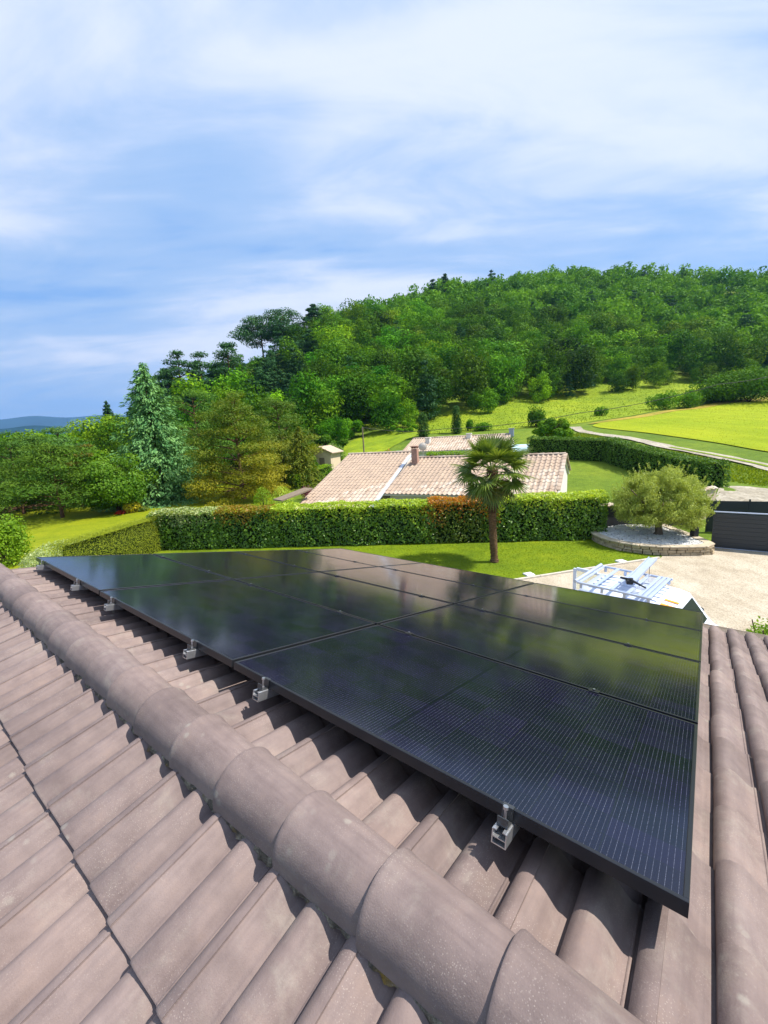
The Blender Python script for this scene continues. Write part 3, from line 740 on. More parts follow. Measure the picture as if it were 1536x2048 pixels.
def crown_conifer(seed, n, R0, z0, leaf, droop=.25, layers=26, pw=.85, asp=.38, tipb=.8, wob=.16):
    rg = np.random.default_rng(seed); L = Leaves(); zs = np.linspace(z0, .99, layers); rad = R0 * (1 - (zs - z0) / (1 - z0)) ** pw + .012
    wts = rad / rad.sum()
    for z, r_, w in zip(zs, rad, wts):
        nb = max(4, int(6 + 10 * r_ / R0)); m = max(3, int(n * w / nb)); ph = rg.uniform(0, 6.28)
        for b in range(nb):
            a = ph + b * 6.283 / nb + rg.normal(0, .16); rr = r_ * rg.uniform(1 - wob * 1.6, 1 + wob); v = rg.uniform(.25, .75)
            t = rg.uniform(0, 1, m) ** tipb; rad_ = rr * (.18 + .82 * t)
            lat = rg.normal(0, .045 + .05 * (1 - t)) * rr * 1.6
            x = np.cos(a) * rad_ - np.sin(a) * lat; y = np.sin(a) * rad_ + np.cos(a) * lat
            zz = z - droop * rr * t ** 1.4 + rg.normal(0, .012, m) + .10 * rr * (t > .85)
            Pt = np.stack([x, y, np.maximum(zz, .005)], 1)
            out = np.stack([np.cos(a) * np.ones(m), np.sin(a) * np.ones(m), -.25 * np.ones(m)], 1)
            Nn = np.stack([np.cos(a) * .45 * np.ones(m), np.sin(a) * .45 * np.ones(m), np.ones(m)], 1)
            L.leaves(Pt, Nn, leaf, asp, rg, .45, out, np.full(m, v))
    return L
def crown_pine(seed, n, w, z0, leaf, tiers=9, flat=.34, umbrella=0.0, asp=.3, two=False):
    """pine: flattened needle pads carried on tiered branches, with gaps between them"""
    rg = np.random.default_rng(seed); L = Leaves(); pads = []
    for k in range(tiers):
        f = k / (tiers - 1); z = z0 + (1 - z0 - .05) * f
        rw = w * ((1 - f) ** .75 * .9 + .16) if not umbrella else w * (.45 + .55 * math.sin(math.pi * min(1, f * .8 + .25)))
        nb = max(2, int(rg.integers(3, 6) * (1 if f < .85 else .6)))
        ph = rg.uniform(0, 6.28)
        for b in range(nb):
            a = ph + b * 6.283 / nb + rg.normal(0, .3); q = rg.uniform(.45, 1.0) * rw; s_ = w * rg.uniform(.34, .54) * (1.0 - .35 * f)
            pads.append((np.array([math.cos(a) * q, math.sin(a) * q, z + rg.normal(0, .018)]), s_))
    pads.append((np.array([0, 0, .955]), w * .2))
    tot = sum(s_ ** 2 for _, s_ in pads)
    for c, s_ in pads:
        m = int(n * s_ ** 2 / tot); d = sph(m, rg); d[:, 2] = np.abs(d[:, 2]) * rg.choice([1, 1, 1, -.6], m)
        Pt = c + d * (rg.uniform(.45, 1.05, m)[:, None]) * np.array([s_, s_, s_ * flat])
        Nn = d * .5; Nn[:, 2] += .6
        od = d * .6 + np.array([0, 0, .5])
        L.leaves(Pt, Nn, leaf, asp, rg, .5, od, np.full(m, np.clip(.95 - 1.35 * (c[2] - z0) / (1 - z0) + rg.normal(0, .15), .05, .95) if two else rg.uniform(.2, .8)))
    return L, pads
def limbs(mb, rg, h, r0, nb, spread, z0=.25, z1=.8, wig=.03):
    """tapered trunk with limbs reaching into the crown"""
    path = []; x = y = 0.0
    for k in range(7):
        f = k / 6; path.append((x, y, h * f * .9)); x += rg.normal(0, wig * h / 6); y += rg.normal(0, wig * h / 6)
    mb.tube(path, [r0 * (1.35 if k == 0 else 1) * (1 - .85 * k / 6) for k in range(7)], 8)
    for b in range(nb):
        f = rg.uniform(z0, z1); i = min(5, int(f * 6)); p = Vector(path[i]).lerp(Vector(path[i + 1]), f * 6 - i)
        a = b * 2.4 + rg.normal(0, .3); L = spread * (1.1 - f * .6) * rg.uniform(.7, 1)
        q1 = p + Vector((math.cos(a) * L * .5, math.sin(a) * L * .5, L * .28)); q2 = p + Vector((math.cos(a) * L, math.sin(a) * L, L * .7))
        rr = r0 * (1 - .8 * f) * .6
        mb.tube([p, q1, q2], [rr, rr * .6, rr * .2], 6)
def place_tree(name, label, cat, crown_me, trunk_mb, bark, x, y, h, wscale=1.0, tint=(1, 1, 1), rz=0.0, group=None, z=None, sink=.05):
    zz = gz(x, y) if z is None else z
    t = thing(name, label, cat, (x, y, zz - sink), rz, group)
    c = link('crown', crown_me, t, scale=(h * wscale, h * wscale, h)); c.color = (*tint, 1)
    if trunk_mb is not None: trunk_mb.build('trunk', bark, t)
    return t
def px_tree(px, top_py, r):
    """where a tree of the photo stands: position from column and distance, height from its top"""
    p = at_r(px, top_py, r); g_ = gz(p[0], p[1]); return p[0], p[1], p[2] - g_

# ================================================================== hedges
def hedge(name, label, a, b, depth, h, mats, n_face, leaf, seed, top_bulge=.12, crown_var=.5, topband=.28, group=None, asp=.6, wav=.08, z0=None, ends=(True, True), cat='hedge', rand=.5, htop2=None, faces=('f', 'k', 't')):
    """clipped hedge from a to b (front bottom line); depth goes to the left of a->b. mats = (side leaf, top leaf).
    A dark twiggy core and leaves in two colours spread over front, back, ends and top"""
    a = np.array(a, float); b = np.array(b, float); L = np.linalg.norm(b - a); t = (b - a) / L; nn = np.array([-t[1], t[0]])
    rg = np.random.default_rng(seed); o = thing(name, label, cat, (a[0], a[1], 0), 0, group)
    LV = Leaves()
    base = (lambda x, y: hgt(x, y)) if z0 is None else (lambda x, y: np.full(np.shape(x), z0))
    h2 = h if htop2 is None else htop2
    def wavef(s, q): return wav * (np.sin(s * 2.1 + seed) * .5 + np.sin(s * 4.7 + q * 3 + seed * 2) * .35 + np.sin(s * 9 + q * 7) * .25)
    def put(s, dd, z, N3, up):
        hz = h + (h2 - h) * s / L
        xy = a + np.outer(s, t) + np.outer(dd, nn); P3 = np.column_stack([xy, base(xy[:, 0], xy[:, 1]) + z])
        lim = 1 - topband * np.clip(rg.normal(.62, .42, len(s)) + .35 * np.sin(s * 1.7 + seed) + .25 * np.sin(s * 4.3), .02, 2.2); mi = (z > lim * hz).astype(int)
        for k in (0, 1):
            m = mi == k
            if m.any(): LV.leaves(P3[m], N3[m], leaf, asp, rg, rand, None, np.clip(rg.normal(crown_var, .25, m.sum()), 0, 1), k)
    dens = n_face
    for side in ('f', 'k'):
        if side not in faces: continue
        m = int(L * h * dens * (1 if side == 'f' else .5)); s = rg.uniform(0 if ends[0] else -.4, L if ends[1] else L + .4, m); z = rg.uniform(0.02, 1, m) * (h + (h2 - h) * s / L)
        dd = (0 if side == 'f' else depth) + (1 if side == 'f' else -1) * (rg.uniform(-.05, .16, m) + wavef(s, z) + .36 * (z / h) ** 3)
        N3 = np.column_stack([np.tile((-nn if side == 'f' else nn), (m, 1)), rg.uniform(-.1, .7, m)]); put(s, dd, z, N3, 0)
    for k, s0 in enumerate((0.0, L)):
        if not ends[k]: continue
        m = int(depth * h * dens); dd = rg.uniform(0, depth, m); z = rg.uniform(.02, 1, m) * (h + (h2 - h) * s0 / L)
        s = s0 + (1 if k == 0 else -1) * (rg.uniform(-.05, .16, m) + wavef(dd, z))
        N3 = np.column_stack([np.tile(-t if k == 0 else t, (m, 1)), rg.uniform(0, .6, m)]); put(s, dd, z, N3, 0)
    m = int(L * depth * dens * 1.2); s = rg.uniform(0, L, m); q = rg.uniform(0, 1, m); dd = q * depth
    z = (h + (h2 - h) * s / L) + top_bulge * np.sin(np.pi * q) + wavef(s, q) * .8 - rg.uniform(-.05, .12, m)
    put(s, dd, z, np.column_stack([np.zeros((m, 2)), np.ones(m)]), 1)
    LV2 = LV.mesh('leaves', list(mats)); lo = link('leaves', LV2, o); lo.matrix_parent_inverse = Matrix.Translation((-a[0], -a[1], 0))
    # twiggy core, a little inside the leaves
    mb = MB(); ns = max(2, int(L / 1.0)); ins = .20; K_ = 6
    for i in range(ns):
        s0, s1 = L * i / ns + (.25 if i == 0 and ends[0] else 0), L * (i + 1) / ns - (.25 if i == ns - 1 and ends[1] else 0)
        pts = []
        for s_ in (s0, s1):
            hz = h + (h2 - h) * s_ / L
            for dd_, zz_ in ((ins, -.1), (ins, hz * .5), (ins + .36, hz - .2), (depth - ins - .30, hz - .2), (depth - ins, hz * .5), (depth - ins, -.1)):
                q = a + t * s_ + nn * dd_; pts.append((q[0], q[1], float(base(np.array([q[0]]), np.array([q[1]]))[0]) + zz_))
        mb.add(pts, [(k, k + 1, K_ + k + 1, K_ + k) for k in range(5)] + [tuple(range(6)), tuple(range(6, 12))])
    co = mb.build('core', MT['core'], o); co.matrix_parent_inverse = Matrix.Translation((-a[0], -a[1], 0))
    return o
MT['core'] = mat_plain('hedge_core', (.016, .030, .008), 1.0, .05, 0, .5, 9)

HA, HB = np.array((-12.9, 23.05)), np.array((10.7, 20.05)); HT = (HB - HA) / np.linalg.norm(HB - HA); HLn = np.linalg.norm(HB - HA)
def hx(px):     # point on the hedge's front line seen at a photo column
    d = ray(px, 1080); d2 = np.array([d[0], d[1]]); A_ = np.column_stack([HT, -d2]); s_ = np.linalg.solve(A_, -HA)[0]; return HA + HT * s_
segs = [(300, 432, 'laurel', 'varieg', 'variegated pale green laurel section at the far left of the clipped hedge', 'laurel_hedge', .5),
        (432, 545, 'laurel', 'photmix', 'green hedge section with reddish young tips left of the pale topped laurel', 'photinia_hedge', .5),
        (545, 858, 'laurel', 'laureltop', 'long laurel hedge section with top coloured pale as if sunlit, in front of the tiled house', 'laurel_hedge', .5),
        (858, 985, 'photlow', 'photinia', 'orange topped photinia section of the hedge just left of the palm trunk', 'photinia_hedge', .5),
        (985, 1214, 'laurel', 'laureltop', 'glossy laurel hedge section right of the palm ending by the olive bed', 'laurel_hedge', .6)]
LF['photmix'] = mat_leaf('reddish_tip_leaf', (.16, .24, .014), (.38, .20, .015), .35, .4, .4)
for i, (xa, xb, ma, mtop, lab, nm, cv) in enumerate(segs):
    A_, B_ = hx(xa), hx(xb)
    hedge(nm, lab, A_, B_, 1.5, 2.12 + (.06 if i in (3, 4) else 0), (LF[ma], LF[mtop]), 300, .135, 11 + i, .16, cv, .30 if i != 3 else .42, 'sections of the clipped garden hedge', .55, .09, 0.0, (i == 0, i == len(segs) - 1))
# fine clipped conifer hedge running towards us on the left
hedge('clipped_conifer_hedge', 'smooth clipped yellow-green conifer hedge turning the corner towards the left lawn', (-13.9, 17.6), (-12.75, 23.4), .95, 1.98, (LF['thuja'], LF['thuja']), 900, .05, 31, .02, .5, .2, None, .5, .015, 0.0, (True, True), 'hedge', .35)

# ================================================================== neighbour houses
def canal_mesh():
    """one clay roof tile: a raised cover roll and a pan, thick at its tail (x across, y down)"""
    mb = MB(); w, l = .30, .46
    prof = [(0, .0), (.03, .045), (.085, .075), (.14, .05), (.175, .012), (.24, .0), (.302, .006)]
    n = len(prof); a = [(x, 0, z) for x, z in prof]; b = [(x, l, z + .022) for x, z in prof]; c = [(x, l, z + .022 - .03) for x, z in prof]
    mb.add(a + b, [(i, i + 1, n + i + 1, n + i) for i in range(n - 1)], True)
    mb.add(b + c, [(i, i + 1, n + i + 1, n + i) for i in range(n - 1)])
    return mb.mesh('clay_tile', MT['canal'])
CAN = canal_mesh(); CW, CL = .30, .40
def gable_roof(house_o, A, B, zr, slope, run, back, budget, rg, deckm, overh=.0, thick=.12):
    """tiled gable roof, ridge A->B at height zr; down-slope towards the camera on the right hand of A->B. Returns front frame"""
    A = Vector((*A, 0)); B = Vector((*B, 0)); e = (B - A).normalized(); L = (B - A).length; g_ = Vector((e.y, -e.x, 0))
    off = Vector(house_o.location)
    ca, sa = math.cos(math.atan(slope)), math.sin(math.atan(slope))
    jobs = []
    for sgn, rn in ((1, run), (-1, back)):
        dn = (g_ * sgn * ca - Z_ * sa); nn = (g_ * sgn * sa + Z_ * ca); X = e if sgn == 1 else -e
        if X.cross(dn).dot(nn) < 0: X = -X
        start = A if X.dot(e) > 0 else B
        nc = int(L / CW); nr = int(rn / ca / CL)
        for r_ in range(nr):
            for c in range(nc):
                o = start + Z_ * zr + X * ((c + .0) * L / nc) + dn * (r_ * rn / ca / nr - .02)
                m = Matrix.Identity(4); m.col[0][:3] = X * (L / nc / CW); m.col[1][:3] = (dn + X * rg.normal(0, .012)).normalized(); m.col[2][:3] = nn
                m.col[3][:3] = o + nn * (.0 + rg.normal(0, .004)) - off; jobs.append((sgn, (o - Vector((0, 0, 6))).length, m))
    front = sorted([j for j in jobs if j[0] == 1], key=lambda j: j[1])
    for _, _, m in front[:budget]: link('clay_tile', CAN, house_o).matrix_local = m
    restm = [j[2] for j in front[budget:]] + [j[2] for j in jobs if j[0] == -1]
    if restm: join_copies('clay_tiles', CAN, restm, house_o, MT['canal'])
    # deck, ridge caps, verge
    mb = MB()
    for sgn, rn in ((1, run), (-1, back)):
        dn = (g_ * sgn * ca - Z_ * sa) * (rn / ca); nn = g_ * sgn * sa + Z_ * ca
        q = [A + Z_ * zr - nn * .015, B + Z_ * zr - nn * .015]; q = [q[0] - off, q[1] - off, q[1] + dn - off, q[0] + dn - off]
        lo = [p - nn * thick for p in q]
        mb.add(q + lo, [(0, 1, 2, 3), (7, 6, 5, 4), (1, 0, 4, 5), (2, 1, 5, 6), (3, 2, 6, 7), (0, 3, 7, 4)])
    mb.build('roof_deck', deckm, house_o)
    nk = int(L / .42); rc = MB()
    rows = [[(y, math.cos(t) * r_, math.sin(t) * r_) for t in np.linspace(0, math.pi, 7)] for y, r_ in ((0, .09), (.47, .115))]
    rc.add([p for q in rows for p in q], [(i, i + 1, 8 + i, 7 + i) for i in range(6)], True); rc.add(rows[1], [tuple(range(7))])
    RCM = rc.mesh('ridge_cap', MT['canal'])
    for k in range(nk):
        m = Matrix.Identity(4); m.col[0][:3] = e; m.col[1][:3] = Z_.cross(e); m.col[3][:3] = A + e * (k * L / nk) + Z_ * (zr + .035) - off
        link('ridge_cap', RCM, house_o).matrix_local = m
    return e, g_, ca, sa
rgh = np.random.default_rng(21)
# --- the long pale-roofed house right behind the hedge: two roofs side by side, the left one higher
RA, RB, RZ1 = at_r(845, 916, 31)[:2], at_r(1130, 909, 28.75)[:2], 3.87; RA = RA - (RB - RA) / np.hypot(*(RB - RA)) * .80
LA, LB, LZ1 = at_r(697, 909, 34.8)[:2], at_r(822, 905, 32.5)[:2], 4.25
nh = thing('tiled_house', 'long pale house with light clay tile roof and brick chimney right behind the hedge', 'house', (float(RA[0]), float(RA[1]), -.6))
e1, g1, ca1, sa1 = gable_roof(nh, RA, RB, RZ1, .37, 5.1, 4.5, 170, rgh, MT['render_w'])
gable_roof(nh, LA, LB, LZ1, .37, 9.0, 4.5, 130, rgh, MT['render_w'])
def nwall(A, B, zr, run, back, e, g_, sl_, inset=.30):
    off = Vector(nh.location); A = Vector((*A, 0)) + e * inset; B = Vector((*B, 0)) - e * .10; mb = MB()
    for q in (A, B):
        f = q + g_ * (run - .45); k = q - g_ * (back - .45); z0 = -.9
        mb.add([f + Z_ * z0 - off, k + Z_ * z0 - off, k + Z_ * (zr - sl_ * (back - .45) - .15) - off, q + Z_ * (zr - .15) - off, f + Z_ * (zr - sl_ * (run - .45) - .15) - off], [(0, 1, 2, 3, 4)])
    for s_, rn in ((1, run), (-1, back)):
        a, b = A + g_ * s_ * (rn - .45), B + g_ * s_ * (rn - .45); zt = zr - sl_ * (rn - .45) - .15
        mb.add([a + Z_ * -.9 - off, b + Z_ * -.9 - off, b + Z_ * zt - off, a + Z_ * zt - off], [(0, 1, 2, 3)])
    mb.build('wall', MT['render_w'], nh)
nwall(RA, RB, RZ1, 5.1, 4.5, e1, g1, .37); eL = Vector((*(LB - LA), 0)).normalized(); gL = Vector((eL.y, -eL.x, 0)); nwall(LA, LB, LZ1, 9.0, 4.5, eL, gL, .37)
off = Vector(nh.location)
# verge tiles along the right gable, pale zinc flashing at the step between the roofs
def strip(name, mat, pts, w, h, parent, off):
    mb = MB(); pts = [Vector(p) - off for p in pts]
    for a, b in zip(pts[:-1], pts[1:]):
        t = (b - a).normalized(); s_ = Vector((t.y, -t.x, 0)).normalized() * w / 2; up = s_.cross(t).normalized()
        if up.z < 0: up = -up
        q = [a - s_, a + s_, b + s_, b - s_]; mb.add(q + [p + up * h for p in q], [(3, 2, 1, 0), (4, 5, 6, 7), (0, 1, 5, 4), (1, 2, 6, 5), (2, 3, 7, 6), (3, 0, 4, 7)])
    return mb.build(name, mat, parent)
RBv = Vector((*RB, RZ1))
dnR = g1 * ca1 - Z_ * sa1; bkR = -g1 * ca1 - Z_ * sa1
for k in range(11):
    a = RBv + e1 * .04 + dnR * (k * .435); strip('verge_tile', MT['canal'], [a + Z_ * .03, a + dnR * .45 + Z_ * .05], .2, .06, nh, off)
for k in range(10):
    a = RBv + e1 * .04 + bkR * (k * .435); strip('verge_tile', MT['canal'], [a + Z_ * .03, a + bkR * .45 + Z_ * .05], .2, .06, nh, off)
fl = Vector((*LB, LZ1)) + eL * .12; dnL = (gL - Z_ * .37).normalized()
strip('flashing', MT['zinc'], [fl + Z_ * -.02 + dnL * .6, fl + dnL * 9.6 - Z_ * .02], .26, .06, nh, off)
# chimney with a cap and a dish behind it
ch = Vector((*at_r(831, 930, 30.2)[:2], 0)); mb = MB(); mb.box(ch + Z_ * 4.05 - off, (.42, .36, 1.1), math.atan2(e1.y, e1.x), bev=.015)
cho = mb.build('chimney', MT['brick'], nh)
mb = MB()
for sx in (-.18, 0, .18): mb.box(ch + e1 * sx + Z_ * 4.70 - off, (.06, .38, .12), math.atan2(e1.y, e1.x))
mb.box(ch + Z_ * 4.79 - off, (.56, .5, .05), math.atan2(e1.y, e1.x), bev=.01); mb.build('chimney_cap', MT['brick'], cho)
mb = MB(); dc = ch + e1 * .62 + Z_ * 4.75 - off; ring = []
for r_, zz in ((.0, .08), (.15, .06), (.30, .0)):
    ring.append([dc + Vector((math.cos(a) * r_, zz * -1, math.sin(a) * r_)) for a in np.linspace(0, 2 * math.pi, 14, endpoint=False)])
for q0, q1 in zip(ring[:-1], ring[1:]): mb.add(q0 + q1, [(i, (i + 1) % 14, 14 + (i + 1) % 14, 14 + i) for i in range(14)], True)
mb.tube([dc - Z_ * .9, dc - Z_ * .1], .02, 6); mb.build('satellite_dish', MT['gutter'], nh)
# lean-to roof edge at the left of the house
le = Vector((*at_r(600, 990, 27.5)[:2], 0)); strip('lean_to_roof', MT['wood'], [Vector(at_r(555, 1002, 27.6)), Vector(at_r(618, 978, 29.0))], 1.0, .09, nh, off)

# --- second house beyond it
h2 = thing('far_house', 'second house with pale clay tile roof and two short chimneys beyond the first', 'house', (8, 50, 1.2))
A2, B2 = at_r(826, 881, 52)[:2], at_r(1022, 864, 49.5)[:2]
e2, g2, _, _ = gable_roof(h2, A2, B2, 4.82, .30, 4.4, 4.0, 300, rgh, MT['render_w'])
mb = MB(); off2 = Vector(h2.location); Av, Bv = Vector((*A2, 0)) + e2 * .3, Vector((*B2, 0)) - e2 * .2
for q in (Av, Bv): mb.add([q + g2 * 4 + Z_ * .5 - off2, q - g2 * 3.6 + Z_ * .5 - off2, q - g2 * 3.6 + Z_ * 3.6 - off2, q + Z_ * 4.68 - off2, q + g2 * 4 + Z_ * 3.48 - off2], [(0, 1, 2, 3, 4)])
mb.add([Av + g2 * 4 + Z_ * .5 - off2, Bv + g2 * 4 + Z_ * .5 - off2, Bv + g2 * 4 + Z_ * 3.48 - off2, Av + g2 * 4 + Z_ * 3.48 - off2], [(0, 1, 2, 3)])
mb.build('wall', MT['render_w'], h2)
for px, py in ((938, 876), (856, 884), (1023, 866)):
    c = Vector(at_r(px, py, 49.5)); mb = MB(); mb.box(c - off2, (.5, .45, .9), math.atan2(e2.y, e2.x)); mb.box(c + Z_ * .5 - off2, (.62, .56, .08), math.atan2(e2.y, e2.x), bev=.01)
    mb.build('chimney', MT['render_w'] if px != 1023 else MT['slate'], h2)
# blue-grey lean-to left of it
an = thing('annex_shed', 'low blue-grey sheet roofed annex left of the second house', 'shed', (float(at_r(797, 896, 52)[0]), 51.5, 1.2))
mb = MB(); mb.box((0, 0, 1.0), (2.6, 2.2, 2.0)); mb.build('wall', MT['slate'], an); mb = MB(); mb.box((0, 0, 2.06), (2.9, 2.5, .10), mat=Matrix.Rotation(R(6), 4, 'X')); mb.build('roof', MT['slate'], an)
# small cabin seen end-on among the conifers
cp = at_r(652, 925, 58); cb_ = thing('garden_cabin', 'small cream cabin with tiled gable roof among conifers', 'cabin', (cp[0], cp[1], gz(cp[0], cp[1])), R(-18))
zt = at_r(640, 892, 58)[2] - cb_.location.z
mb = MB(); w2 = 1.5
mb.add([(-w2, -1.6, 0), (w2, -1.6, 0), (w2, -1.6, zt - .75), (0, -1.6, zt - .1), (-w2, -1.6, zt - .75), (-w2, 1.6, 0), (w2, 1.6, 0), (w2, 1.6, zt - .75), (0, 1.6, zt - .1), (-w2, 1.6, zt - .75)], [(0, 1, 2, 3, 4), (9, 8, 7, 6, 5), (1, 6, 7, 2), (0, 4, 9, 5)])
mb.build('wall', MT['render_c'], cb_)
mb = MB()
for s_ in (-1, 1):
    q = [(0, -1.95, zt), (0, 1.95, zt), (s_ * 1.95, 1.95, zt - .9), (s_ * 1.95, -1.95, zt - .9)]; mb.add(q + [(a, b, c - .1) for a, b, c in q], [(0, 1, 2, 3), (7, 6, 5, 4), (0, 3, 7, 4), (2, 3, 7, 6), (1, 2, 6, 5)])
mb.build('roof', MT['canal'], cb_)
mb = MB(); mb.box((.2, -1.62, .95), (.75, .05, 1.9)); mb.build('door', MT['wood'], cb_)
# timber pole and overhead line
pp = at_r(728, 905, 68); ph = at_r(725, 853, 68)[2] - gz(pp[0], pp[1])
po = thing('utility_pole', 'slim grey timber pole standing on the grass left of the far house', 'pole', (pp[0], pp[1], gz(pp[0], pp[1]) - .05))
mb = MB(); mb.tube([(0, 0, 0), (0, 0, ph * .5), (0, 0, ph)], [.13, .115, .095], 8); mb.build('pole', MT['wood'], po)
mb = MB(); mb.box((0, 0, ph - .35), (.5, .07, .07)); mb.tube([(.18, 0, ph - .32), (.18, 0, ph - .16)], .04, 6); mb.build('bracket', MT['wood'], po)
def cable(name, label, pts, r_=.045):
    mb = MB(); p = [Vector(q) for q in pts]; path = []
    for i in range(len(p) - 1):
        for t in np.linspace(0, 1, 12)[:-1]: path.append(p[i].lerp(p[i + 1], t) - Z_ * (.5 * 4 * t * (1 - t)))
    path.append(p[-1]); mb.tube(path, r_, 5); tag(mb.build(name, MT['wire']), label, 'cable')
ctop = Vector((pp[0], pp[1], po.location.z + ph - .1))
cable('overhead_cable', 'thin black overhead cable crossing the meadow from the timber pole to the right', [ctop, at_r(885, 858, 72), at_r(1160, 826, 78), at_r(1440, 768, 88), at_r(1640, 725, 96)])

# ================================================================== boundary at the right: walls, coping, gate, olive bed
def box_wall(mb, a, b, th, z0, z1):
    a = Vector((*a, 0)); b = Vector((*b, 0)); t = (b - a).normalized(); s_ = Vector((-t.y, t.x, 0)) * th / 2
    q = [a - s_, b - s_, b + s_, a + s_]; mb.add([p + Z_ * z0 for p in q] + [p + Z_ * z1 for p in q], [(3, 2, 1, 0), (4, 5, 6, 7), (0, 1, 5, 4), (1, 2, 6, 5), (2, 3, 7, 6), (3, 0, 4, 7)])
def coped_wall(name, label, a, b, h, th, mat, cat='wall', tiles=True):
    o = thing(name, label, cat, (a[0], a[1], 0)); mb = MB(); L = math.hypot(b[0] - a[0], b[1] - a[1]); an_ = math.atan2(b[1] - a[1], b[0] - a[0])
    mb.box((L / 2, 0, h / 2 - .1), (L, th, h + .2)); mb.build('wall', mat, o); o.rotation_euler = (0, 0, an_)
    if tiles:
        n = max(2, int(L / .33)); cm_ = MB()
        for s_ in (-1, 1):
            prof = [(-.165, .0), (-.11, .035), (-.04, .045), (.03, .02), (.10, .0), (.17, .004)]
            k = len(prof); a_ = [(x, 0, z + .11) for x, z in prof]; b_ = [(x, s_ * (th / 2 + .09), z - .0) for x, z in prof]; c_ = [(x, s_ * (th / 2 + .09), z - .03) for x, z in prof]
            cm_.add(a_ + b_ + c_, [(i, i + 1, k + i + 1, k + i) for i in range(k - 1)] + [(k + i, k + i + 1, 2 * k + i + 1, 2 * k + i) for i in range(k - 1)], False)
        CM = cm_.mesh('coping_tile', MT['canal'])
        for i in range(n): link('coping_tile', CM, o, loc=((i + .5) * L / n, 0, h - .01), scale=(L / n / .33, 1, 1))
    return o
wl_a, wl_b = (10.95, 21.55), (18.1, 22.2)
coped_wall('garden_wall', 'garden wall coloured dark for its shaded side, with clay tile coping behind the olive tree', wl_a, (16.6, 22.05), 1.42, .22, MT['shadewall'])
coped_wall('boundary_wall', 'short cream wall with sloping clay coping tiles right of the olive crown', (16.75, 22.2), (18.7, 23.0), 1.78, .24, MT['render_c'])
# dark fence panels beyond the gate
fo = thing('dark_fence', 'dark solid fence panels standing behind the grey sliding gate', 'fence', (16.3, 20.3, 0), math.atan2(-3.4, 7.2))
for k in range(5):
    mb = MB(); mb.box((k * 1.62 + .8, 0, .82), (1.56, .04, 1.6)); mb.build('panel', MT['anthracite'], fo)
    mb = MB(); mb.box((k * 1.62 - .01, 0, .86), (.06, .07, 1.72)); mb.build('post', MT['anthracite'], fo)
# sliding gate
GA, GB = np.array((14.62, 17.86)), np.array((18.9, 14.75)); gt = (GB - GA) / np.linalg.norm(GB - GA); GLn = float(np.linalg.norm(GB - GA))
go = thing('sliding_gate', 'solid anthracite sliding gate with pale top rail closing the gravel drive', 'gate', (GA[0], GA[1], 0), math.atan2(gt[1], gt[0]))
for k in range(8):
    mb = MB(); mb.box((GLn / 2, 0, .19 + k * .183), (GLn - .1, .036, .179), bev=.004); mb.build('board', MT['anthracite'], go)
mb = MB(); mb.box((.025, 0, .85), (.06, .06, 1.58)); mb.box((GLn - .025, 0, .85), (.06, .06, 1.58)); mb.box((GLn / 2, 0, .07), (GLn, .062, .055)); mb.build('gate_frame', MT['anthracite'], go)
mb = MB(); mb.box((GLn / 2, 0, 1.645), (GLn + .04, .075, .045), bev=.004); mb.build('top_rail', MT['rackalu'], go)
mb = MB(); mb.box((GLn / 2, 0, .022), (GLn + 1.0, .09, .02)); mb.build('ground_track', MT['rackalu'], go)
mb = MB(); mb.box((-.16, .16, .55), (.22, .26, 1.05), bev=.012); tag(mb.build('gate_motor', MT['blackplastic']), 'dark gate motor post beside the stone bed corner', 'gate motor').location = (GA[0] - .25, GA[1] + .35, 0)
# raised olive bed with dry stone edge
bed = [(10.75, 20.9), (10.45, 19.9), (10.5, 18.9), (10.85, 18.05), (11.5, 17.45), (12.4, 17.1), (13.3, 16.98), (13.95, 17.0), (14.2, 18.2), (14.3, 19.5), (14.4, 21.2)]
bp = []
for i in range(len(bed) - 1):
    p0, p1, p2, p3 = (np.array(bed[max(0, min(len(bed) - 1, i + k - 1))]) for k in range(4))
    for t in np.arange(8) / 8: bp.append(.5 * ((2 * p1) + (p2 - p0) * t + (2 * p0 - 5 * p1 + 4 * p2 - p3) * t * t + (3 * p1 - p0 - 3 * p2 + p3) * t ** 3))
bp.append(np.array(bed[-1])); bp = np.array(bp); bs = np.concatenate([[0], np.cumsum(np.hypot(*np.diff(bp, axis=0).T))])
def along(s_): return np.array([np.interp(s_, bs, bp[:, 0]), np.interp(s_, bs, bp[:, 1])])
bo_ = thing('stone_bed', 'raised planting bed edged with honey coloured stones under the olive tree', 'planting bed', (12.4, 19.0, 0)); boff = Vector((12.4, 19.0, 0))
rgb = np.random.default_rng(4); BH = .42
for c in range(3):
    s_ = rgb.uniform(0, .15)
    while s_ < bs[-1] - .15:
        l = rgb.uniform(.24, .46); p, q = along(s_), along(min(s_ + l, bs[-1])); t = (q - p) / (np.hypot(*(q - p)) + 1e-6); mid = (p + q) / 2 + np.array([t[1], -t[0]]) * rgb.normal(0, .012)
        mb = MB(); mb.box((0, 0, 0), (l - .022, .22 + rgb.uniform(-.02, .02), .112 + rgb.uniform(-.006, .004)), bev=.018); 
        mb.v = [(x + rgb.normal(0, .006), y + rgb.normal(0, .008), z + rgb.normal(0, .004)) for x, y, z in mb.v]
        link('stone', mb.mesh('stone', MT['stone']), bo_, loc=(mid[0] - boff.x, mid[1] - boff.y, .055 + c * .118), rot=(0, 0, math.atan2(t[1], t[0]))); s_ += l
s_ = 0
